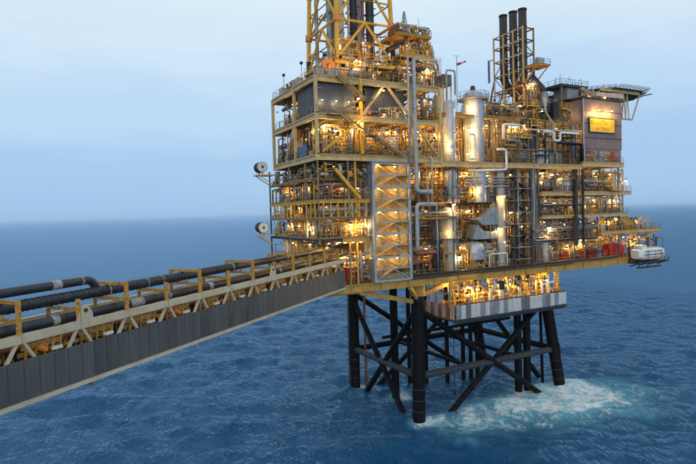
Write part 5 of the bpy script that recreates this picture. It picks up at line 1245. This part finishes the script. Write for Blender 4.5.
# drilling module storeys
fill(-18.0, -11.3, -2.4, 6, 42.6, 47.5, 'on the lower drilling storey behind the yellow brace', 21, 6, 200, 4, 90)
fill(-10.8, -2.2, -2.4, 6, 42.6, 47.5, 'on the lower drilling storey behind the stairs', 22, 6, 170, 5, 100)
fill(-1.6, 3.2, -2.4, 6, 42.6, 47.5, 'on the lower drilling storey by the standpipes', 23, 4, 170, 3, 60)
fill(-18.0, -12, 6, 14, 42.6, 47.5, 'at the open back of the lower drilling storey', 24, 2, 120, 3, 50)
fill(-18.0, -14, 6, 14, 48.4, 52.8, 'at the open back of the upper drilling storey', 25, 1, 90, 3, 40)
fill(-1.6, 3.2, -2.4, 6, 48.4, 52.8, 'on the upper drilling storey by the standpipes', 26, 4, 200, 3, 60, pale=.7)
fill(-11.8, -2.4, -3.0, -2.2, 48.4, 50.2, 'in front of the ribbed wind wall', 27, 3, 40, 1, 22, False, cols=WARM)
lamp((-11.9, -3.9, 50.7), 110, .2, 'bright lamp on the yellow column before the wind wall', None)
lamp((-11.4, -3.9, 47.2), 130, .2, 'bright lamp under the landing at the yellow column', None)
lamp((-7.4, -3.6, 52.3), 70, .16, 'bright lamp high on the wind wall near the inverted brace', None)
for x in (-17.2, -15, -13): lamp((x, -3.0, 50.3), 30, .1, 'lit lamp on the ribbed wind wall', 'lamps on the wind wall', True)
# roof of the drilling module
fill(-12.5, 3.0, -2.4, 5, 53.7, 57.4, 'on the drilling module roof below the derrick', 28, 7, 170, 6, 120, True, cols=WARM)
fill(-1.8, 4.4, .6, 5.0, 62.8, 64.6, 'on the upper platform of the mast tower', 71, 2, 40, 2, 40, False, cols=WARM)
fill(-.7, 5.2, .9, 3.0, 59.75, 62.2, 'on the lower platform of the mast tower', 72, 3, 70, 2, 40, False, cols=WARM)
fill(-1.4, 5.6, -.8, 4, 56.2, 59.3, 'under the mast tower platforms', 73, 2, 90, 3, 60, False, cols=WARM)
fill(-11, -1, 5, 14, 58.6, 63.0, 'on the drill floor', 29, 3, 150, 2, 50, False, cols=WARM)
# between stair tower and vessels
fill(-2.6, 5.0, -2.4, 8, 35.4, 41.2, 'on the walkway deck beside the stair tower', 31, 4, 120, 4, 80)
fill(-2.6, 5.0, 0.9, 9, 29.6, 35.0, 'halfway up beside the stair tower', 32, 3, 90, 4, 70, cols=['dark', 'steel', 'blue_grey', 'black', 'galvanised'])
fill(-2.8, 9.0, -2.2, 8, 24, 29.2, 'on the main deck beside the stair tower', 33, 4, 120, 6, 130, cols=['copper_red', 'rust_yellow', 'steel', 'dark', 'galvanised'])
fill(5.0, 18.0, -2.2, 8, 35.4, 41.2, 'under the middle deck around the vessels', 34, 5, 150, 5, 110)
fill(8.2, 18.0, 1.0, 9, 29.6, 35.0, 'behind the silver hoppers', 35, 3, 110, 4, 80, False)
fill(9.0, 19.0, -2.4, 6, 24, 28.8, 'on the main deck below the silver hoppers', 36, 4, 130, 4, 120, cols=['rust_yellow', 'copper_red', 'galvanised', 'steel', 'off_white'])
fill(18.6, 25.4, -1.2, 9, 24, 32, 'behind the dark stair cage low down', 37, 3, 80, 4, 70, cols=['dark', 'steel', 'black', 'blue_grey'])
fill(18.6, 25.4, -1.2, 9, 32, 41.0, 'behind the dark stair cage high up', 38, 2, 70, 4, 60, cols=['dark', 'steel', 'black', 'blue_grey'])
# decks right of the stair cage
fill(25.8, 36.0, -2.6, 8, 37.0, 41.1, 'on the balcony deck near the white container', 41, 4, 120, 4, 80)
fill(36.4, 49.0, -2.6, 8, 37.0, 41.6, 'on the balcony deck under the quarters', 42, 5, 130, 3, 80, False)
fill(25.8, 36.0, -2.6, 8, 32.7, 36.3, 'on the lower side deck near the thick dark post', 43, 5, 140, 4, 80, cols=WARM)
fill(36.4, 49.0, -2.6, 8, 32.7, 36.3, 'on the lower side deck near the cream cabin', 44, 4, 130, 3, 80)
fill(25.8, 41.2, -2.2, 8, 28.3, 32.1, 'on the narrow dark grating level', 45, 5, 90, 5, 120, cols=['dark', 'steel', 'galvanised', 'blue_grey'])
fill(41.6, 55.0, -2.6, 4.4, 29.2, 32.2, 'on the yellow-lit balcony', 46, 6, 150, 3, 90, False, cols=['yellow', 'rust_yellow', 'orange', 'cream'])
fill(25.8, 41.2, -2.2, 8, 24, 27.9, 'on the main deck behind the red cabinets', 47, 5, 110, 4, 100)
fill(41.2, 49.4, -.6, 5, 24, 28.6, 'on the main deck beside the lifeboat', 48, 3, 110, 3, 70, cols=['red', 'copper_red', 'steel'])
fill(49.6, 60.5, -2.2, 2.5, 24, 28.6, 'behind the lifeboat', 49, 2, 110, 2, 40, False)
lamp((27.6, -2.9, 30.6), 320, .3, 'big lit lamp over the small pale standing vessel', None, True)
lamp((49.8, -2.6, 39.2), 120, .2, 'bright lamp at the end of the balcony deck', None, True)
MB().tube([(50.3, -2.6, 37.0), (50.3, -2.6, 39.75), (49.8, -2.6, 39.75), (49.8, -2.6, 39.6)], .05, 6, .1).build('lamp_post', 'rail_paint', None, label='thin bent lamp post at the end of the balcony deck', cat='lamp post')
lamp((51.0, -3.4, 27.4), 160, .22, 'bright lamp over the lifeboat stern', None, True)
lamp((5.9, -2.9, 35.2), 200, .26, 'bright lamp washing the pale lit vessel', None)
lamp((7.2, -2.4, 26.6), 160, .26, 'bright lamp low in front of the pale lit vessel', None, True)
lamp((9.9, -2.2, 47.5), 420, .2, 'warm lamp washing the thick silver column', None)
lamp((9.9, -1.8, 43.6), 260, .2, 'lower warm lamp beside the thick silver column', None)
lamp((10.2, -1.9, 51.6), 260, .2, 'upper warm lamp beside the thick silver column', None)
lamp((44.5, -2.6, 55.0), 160, .16, 'lamp under the slanting roof awning', None)
lamp((18.6, -2.5, 33.6), 200, .24, 'bright lamp washing the tall cream vessel', None)
lamp((17.0, -2.4, 28.6), 130, .26, 'bright lamp in front of the squat silver tanks', None, True)
lamp((4.9, -2.6, 45.0), 150, .18, 'warm lamp washing the slimmer silver column', None)
lamp((10.4, -3.0, 37.6), 120, .18, 'warm lamp washing the column below the middle deck', None)
lamp((16.4, -3.3, 36.4), 110, .18, 'warm lamp high before the tall cream vessel', None)
lamp((15.6, -3.2, 30.9), 110, .18, 'warm lamp low before the tall cream vessel', None)
lamp((4.6, -3.0, 31.0), 90, .18, 'warm lamp halfway up the pale lit vessel', None)
lamp((23.0, -1.4, 46.6), 120, .2, 'warm lamp by the rust orange vessel', None)
lamp((-13.2, -3.0, 32.6), 220, .3, 'big bright lamp near the bridge landing posts', None)
# above the middle deck
fill(4.2, 18.0, 1.8, 9, 42.0, 49.6, 'between the silver columns', 51, 5, 160, 5, 100, cols=WARM)
fill(15.0, 25.0, -2.6, 8, 42.0, 49.6, 'on the middle deck around the rust orange vessel', 52, 6, 160, 6, 130)
fill(25.0, 36.6, -2.2, 8, 42.0, 49.6, 'on the middle deck beside the white cabin', 53, 4, 120, 6, 120, cols=['dark', 'steel', 'galvanised', 'white', 'black'])
fill(14.8, 36.0, -1.2, 9, 50.2, 53.4, 'on the roof deck below the flues', 54, 7, 130, 6, 130)
fill(37.5, 47.5, -3.0, -2.6, 42.7, 44.8, 'at the foot of the quarters block', 55, 3, 70, 0, 40, False, cols=WARM)
fill(37.2, 47.6, -2.6, 6, 55.0, 56.6, 'on the quarters roof', 56, 3, 110, 2, 50, False, cols=WARM)
fill(27.6, 31.0, 1.5, 4, 53.4, 58.5, 'at the foot of the flues', 57, 3, 200, 1, 30, False, cols=WARM)
# under the main deck
fill(5.0, 17.0, -4.0, 4, 16.7, 22.2, 'on the louvred lower deck near the corner leg', 61, 6, 230, 4, 90, cols=['yellow', 'rust_yellow', 'cream', 'off_white'])
fill(17.0, 29.2, -4.0, 4, 16.7, 22.2, 'on the louvred lower deck near the leaning leg', 62, 6, 230, 4, 90, cols=['yellow', 'rust_yellow', 'cream', 'off_white'])
# outboard side of the lit block, seen past the bridge
SQ = random.Random(5)
for zi, (za, zb, wh) in enumerate(((24, 30.2, 'low on the outboard side'), (30.6, 33.3, 'on the outboard side of the second narrow deck'), (33.6, 35.8, 'on the outboard side of the third narrow deck'), (36.1, 39.0, 'on the outboard side of the fourth narrow deck'), (39.3, 41.7, 'on the outboard side under the drilling module'), (42.6, 47.4, 'on the outboard side of the lower drilling storey'))):
    for m in ('rust_yellow', 'cream', 'dark', 'galvanised'):
        b = MB()
        for k in range(26):
            x = -18.0 + 3.5 * SQ.random() ** 1.6; y = SQ.uniform(-2, 16.5 if zi < 5 else 13.5); z = SQ.uniform(za + .2, zb - .2); rr = SQ.choice([.05, .07, .1, .13]); ln = SQ.uniform(.8, 4); c = SQ.random()
            ye = min(y + ln, 16.8 if zi < 5 else 14)
            if c < .35: b.tube([(x, y, z), (x, ye, z), (x, ye, za)], rr, 5, rr * 2, 2)
            elif c < .65: b.tube([(x, y, za), (x, y, zb - .1)], rr, 5)
            elif c < .8: b.tube([(x, y, za), (x, y, z), (x + 1.5, y, z)], rr, 5, rr * 2, 2)
            else: q = SQ.uniform(.2, .6); b.box(x, x + q, y, y + q * 1.5, z - q * .6, z + q * .6)
        b.build('small_piping', m, None, label=f'tangle of {CN[m]} small piping {wh}', cat='piping', kind='stuff')
    if zi < 4:
        for y in ((3, 10) if zi != 2 else (7,)): lamp((-17.4, y + SQ.uniform(-1, 1), zb - .5), 75, .16, f'lit lamp {wh}', f'lamps {wh}', zi == 1)
# crowding steelwork
Q = random.Random(99)
for (xa, xb, y, za, zb, m, wh) in ((-2.6, 5, -1.2, 35.4, 41.2, 'rail_paint', 'beside the stair tower head'), (-2.6, 5, -.6, ZM, 35.0, 'dark', 'beside the stair tower foot'), (5, 18, .6, 35.4, 41.2, 'yellow', 'under the middle deck'), (8.5, 18.4, 1.2, ZM, 35, 'rail_paint', 'around the silver hoppers'),
        (18.6, 25.5, -1.3, ZM, 41.2, 'rail_paint', 'behind the dark stair cage'), (25.6, 36.4, -2.5, 37, 41.2, 'rail_paint', 'on the balcony deck near the white container'), (36.4, 49, -2.3, 37, 41.7, 'yellow', 'on the balcony deck under the quarters'), (25.6, 36.4, -2.6, 32.7, 36.4, 'dark', 'on the lower side deck'), (36.4, 49, -2.5, 32.7, 36.4, 'rail_paint', 'on the lower side deck near the cream cabin'),
        (25.6, 41.4, -2.4, 28.3, 32.2, 'dark', 'on the dark grating level'), (25.6, 41.4, -1.8, ZM, 28, 'rail_paint', 'behind the red cabinets'), (41.5, 49, -.8, ZM, 29, 'yellow', 'beside the lifeboat'), (14.8, 25, -2.7, 42, 49.7, 'rail_paint', 'around the rust orange vessel'), (25, 36.6, -2.6, 42, 49.7, 'dark', 'above the white cabin'), (3.6, 10.5, 1.2, 42, 50, 'rail_paint', 'between the silver columns'),
        (15, 36, -1.1, 50.2, 54, 'rust_yellow', 'below the flues'), (-18, -11, -1.2, 42.6, 47.6, 'yellow', 'on the lower drilling storey'), (-10.8, 3.2, -1.6, 42.6, 47.6, 'yellow', 'on the lower drilling storey behind the stairs'), (-1.7, 3.2, -2.2, 48.4, 52.9, 'rail_paint', 'on the upper drilling storey by the standpipes'), (-12, 3, -1.8, 53.7, 58, 'yellow', 'at the derrick foot'),
        (-18, -10.4, -1.2, 30.6, 33.4, 'yellow', 'on the second narrow deck'), (-18, -10.4, -1.0, 36.1, 39.1, 'yellow', 'on the fourth narrow deck'), (41.5, 59, -1.2, 29.2, 31.8, 'yellow', 'on the balcony above the lifeboat'), (4.6, 29.4, -3.2, 16.6, 22.4, 'yellow', 'behind the louvred screen')):
    bay_frame(xa, xb, y, za, zb, m, wh, Q.random(), 2.2 if xb - xa < 12 else 2.9)
for i in range(46):                                    # small platforms on the process fronts
    zone = Q.choice([(-2, 18, .6, 1.6, 26, 40, 'between stair tower and cream vessel'), (18, 36, -3.0, -2.2, 25.5, 40, 'near the dark stair cage'), (15, 36, -3.0, -2.0, 43.5, 49, 'above the middle deck'), (-10, 3, -3.4, -3.0, 54.5, 58, 'at the derrick foot'), (36, 48, -3.2, -2.4, 25.5, 40, 'under the quarters block'), (15, 35, -1.8, -1, 51, 53, 'below the flues')])
    access(Q.uniform(zone[0] + 1.4, zone[1] - 1.4), Q.uniform(zone[2], zone[3]), Q.uniform(zone[4], zone[5]), Q.choice(['rail_paint', 'yellow', 'dark', 'galvanised']), zone[6], 0, Q.uniform(.7, 1.3))
for x, y, za, zb, wh in ((4.4, -2.6, 24, 35, 'beside the pale lit vessel'), (9.4, -2.8, 42, 50, 'between the silver columns'), (24.4, -3.0, 24, 36, 'beside the dark stair cage'), (29.6, -3.0, 24, 32, 'near the small pale vessel'), (20.4, -2.9, 42, 50, 'by the rust orange vessel'), (33.4, -3.0, 42, 50, 'by the pale blue cabin'), (-7, -3.4, 53.7, 58.4, 'up to the drill floor'), (15.2, -1.4, 29, 41, 'by the tall cream vessel')): ladder(x, y, za, zb, wh)
pipe_bank([(19.0, -3.1, 41.0), (19.0, -3.1, 25)], 3, (.42, 0, 0), .13, 'dark', 'dark upright pipe in the bank behind the stair cage')
pipe_bank([(22.9, -2.9, 41.0), (22.9, -2.9, 27.5), (25.4, -2.9, 27.5)], 4, (.45, 0, .45), .15, 'steel', 'steel pipe in the bent bank beside the stair cage')
pipe_bank([(-2.6, -2.9, 33.0), (5.0, -2.9, 33.0)], 3, (0, 0, .45), .13, 'rust_yellow', 'rusty yellow level pipe in the bank beside the stair tower')
pipe_bank([(1.9, -2.5, 24.0), (1.9, -2.5, 35.2)], 4, (.4, 0, 0), .14, 'dark', 'dark upright pipe in the bank beside the pale lit vessel')
pipe_bank([(8.4, -2.7, 39.6), (18.2, -2.7, 39.6)], 4, (0, 0, -.5), .14, 'off_white', 'pale level pipe in the bank under the middle deck')
pipe_bank([(18.2, -2.2, 44.6), (25.4, -2.2, 44.6)], 3, (0, 0, .5), .16, 'copper_red', 'rust red level pipe in the bank on the middle deck')
pipe_bank([(33.4, -2.9, 43.0), (33.4, -2.9, 49.6)], 4, (.45, 0, 0), .15, 'dark', 'dark upright pipe in the bank against the quarters block')
pipe_bank([(26.0, -2.9, 35.6), (41.0, -2.9, 35.6)], 3, (0, 0, -.42), .13, 'cream', 'cream level pipe in the bank on the lower side deck')
pipe_bank([(26.0, -2.7, 31.2), (41.0, -2.7, 31.2)], 4, (0, 0, -.42), .13, 'steel', 'steel level pipe in the bank on the dark grating level')
pipe_bank([(36.5, -2.9, 40.6), (48, -2.9, 40.6)], 2, (0, 0, -.42), .13, 'rust_yellow', 'rusty yellow level pipe in the bank under the quarters')
pipe_bank([(-17.8, -1.8, 41.2), (-12, -1.8, 41.2), (-12, -1.8, 39.5)], 3, (0, .1, -.4), .15, 'dark', 'dark level pipe in the bank under the drilling module')
# wall lights along the main deck edge girder
for k in range(5): lamp((-17 + k * 1.3, -3.3, 30.0), 26, .12, 'small lamp under the yellow beam at the bridge landing', 'lamps at the bridge landing')

# prototypes that were never placed are removed
for p in list(PROTO.values()) + list(ACC.values()):
    if p.get('used') is None:
        for c in list(p.children_recursive): bpy.data.objects.remove(c)
        bpy.data.objects.remove(p)
for o in bpy.data.objects:
    if 'used' in o: del o['used']

# ================================================================== HAZE over the water, fading the horizon
hz = MB().box(-60000, 60000, -60000, 60000, -8, 104).build('haze', 'dark', None); hz['kind'] = 'stuff'
hm = bpy.data.materials.new('haze_air'); hm.use_nodes = True; ht = hm.node_tree; ht.nodes.clear()
ho = ht.nodes.new('ShaderNodeOutputMaterial'); hv = ht.nodes.new('ShaderNodeVolumePrincipled')
hv.inputs['Color'].default_value = (0.66, 0.80, 0.96, 1); hv.inputs['Density'].default_value = 0.000022
ht.links.new(hv.outputs[0], ho.inputs['Volume']); hz.data.materials.clear(); hz.data.materials.append(hm)
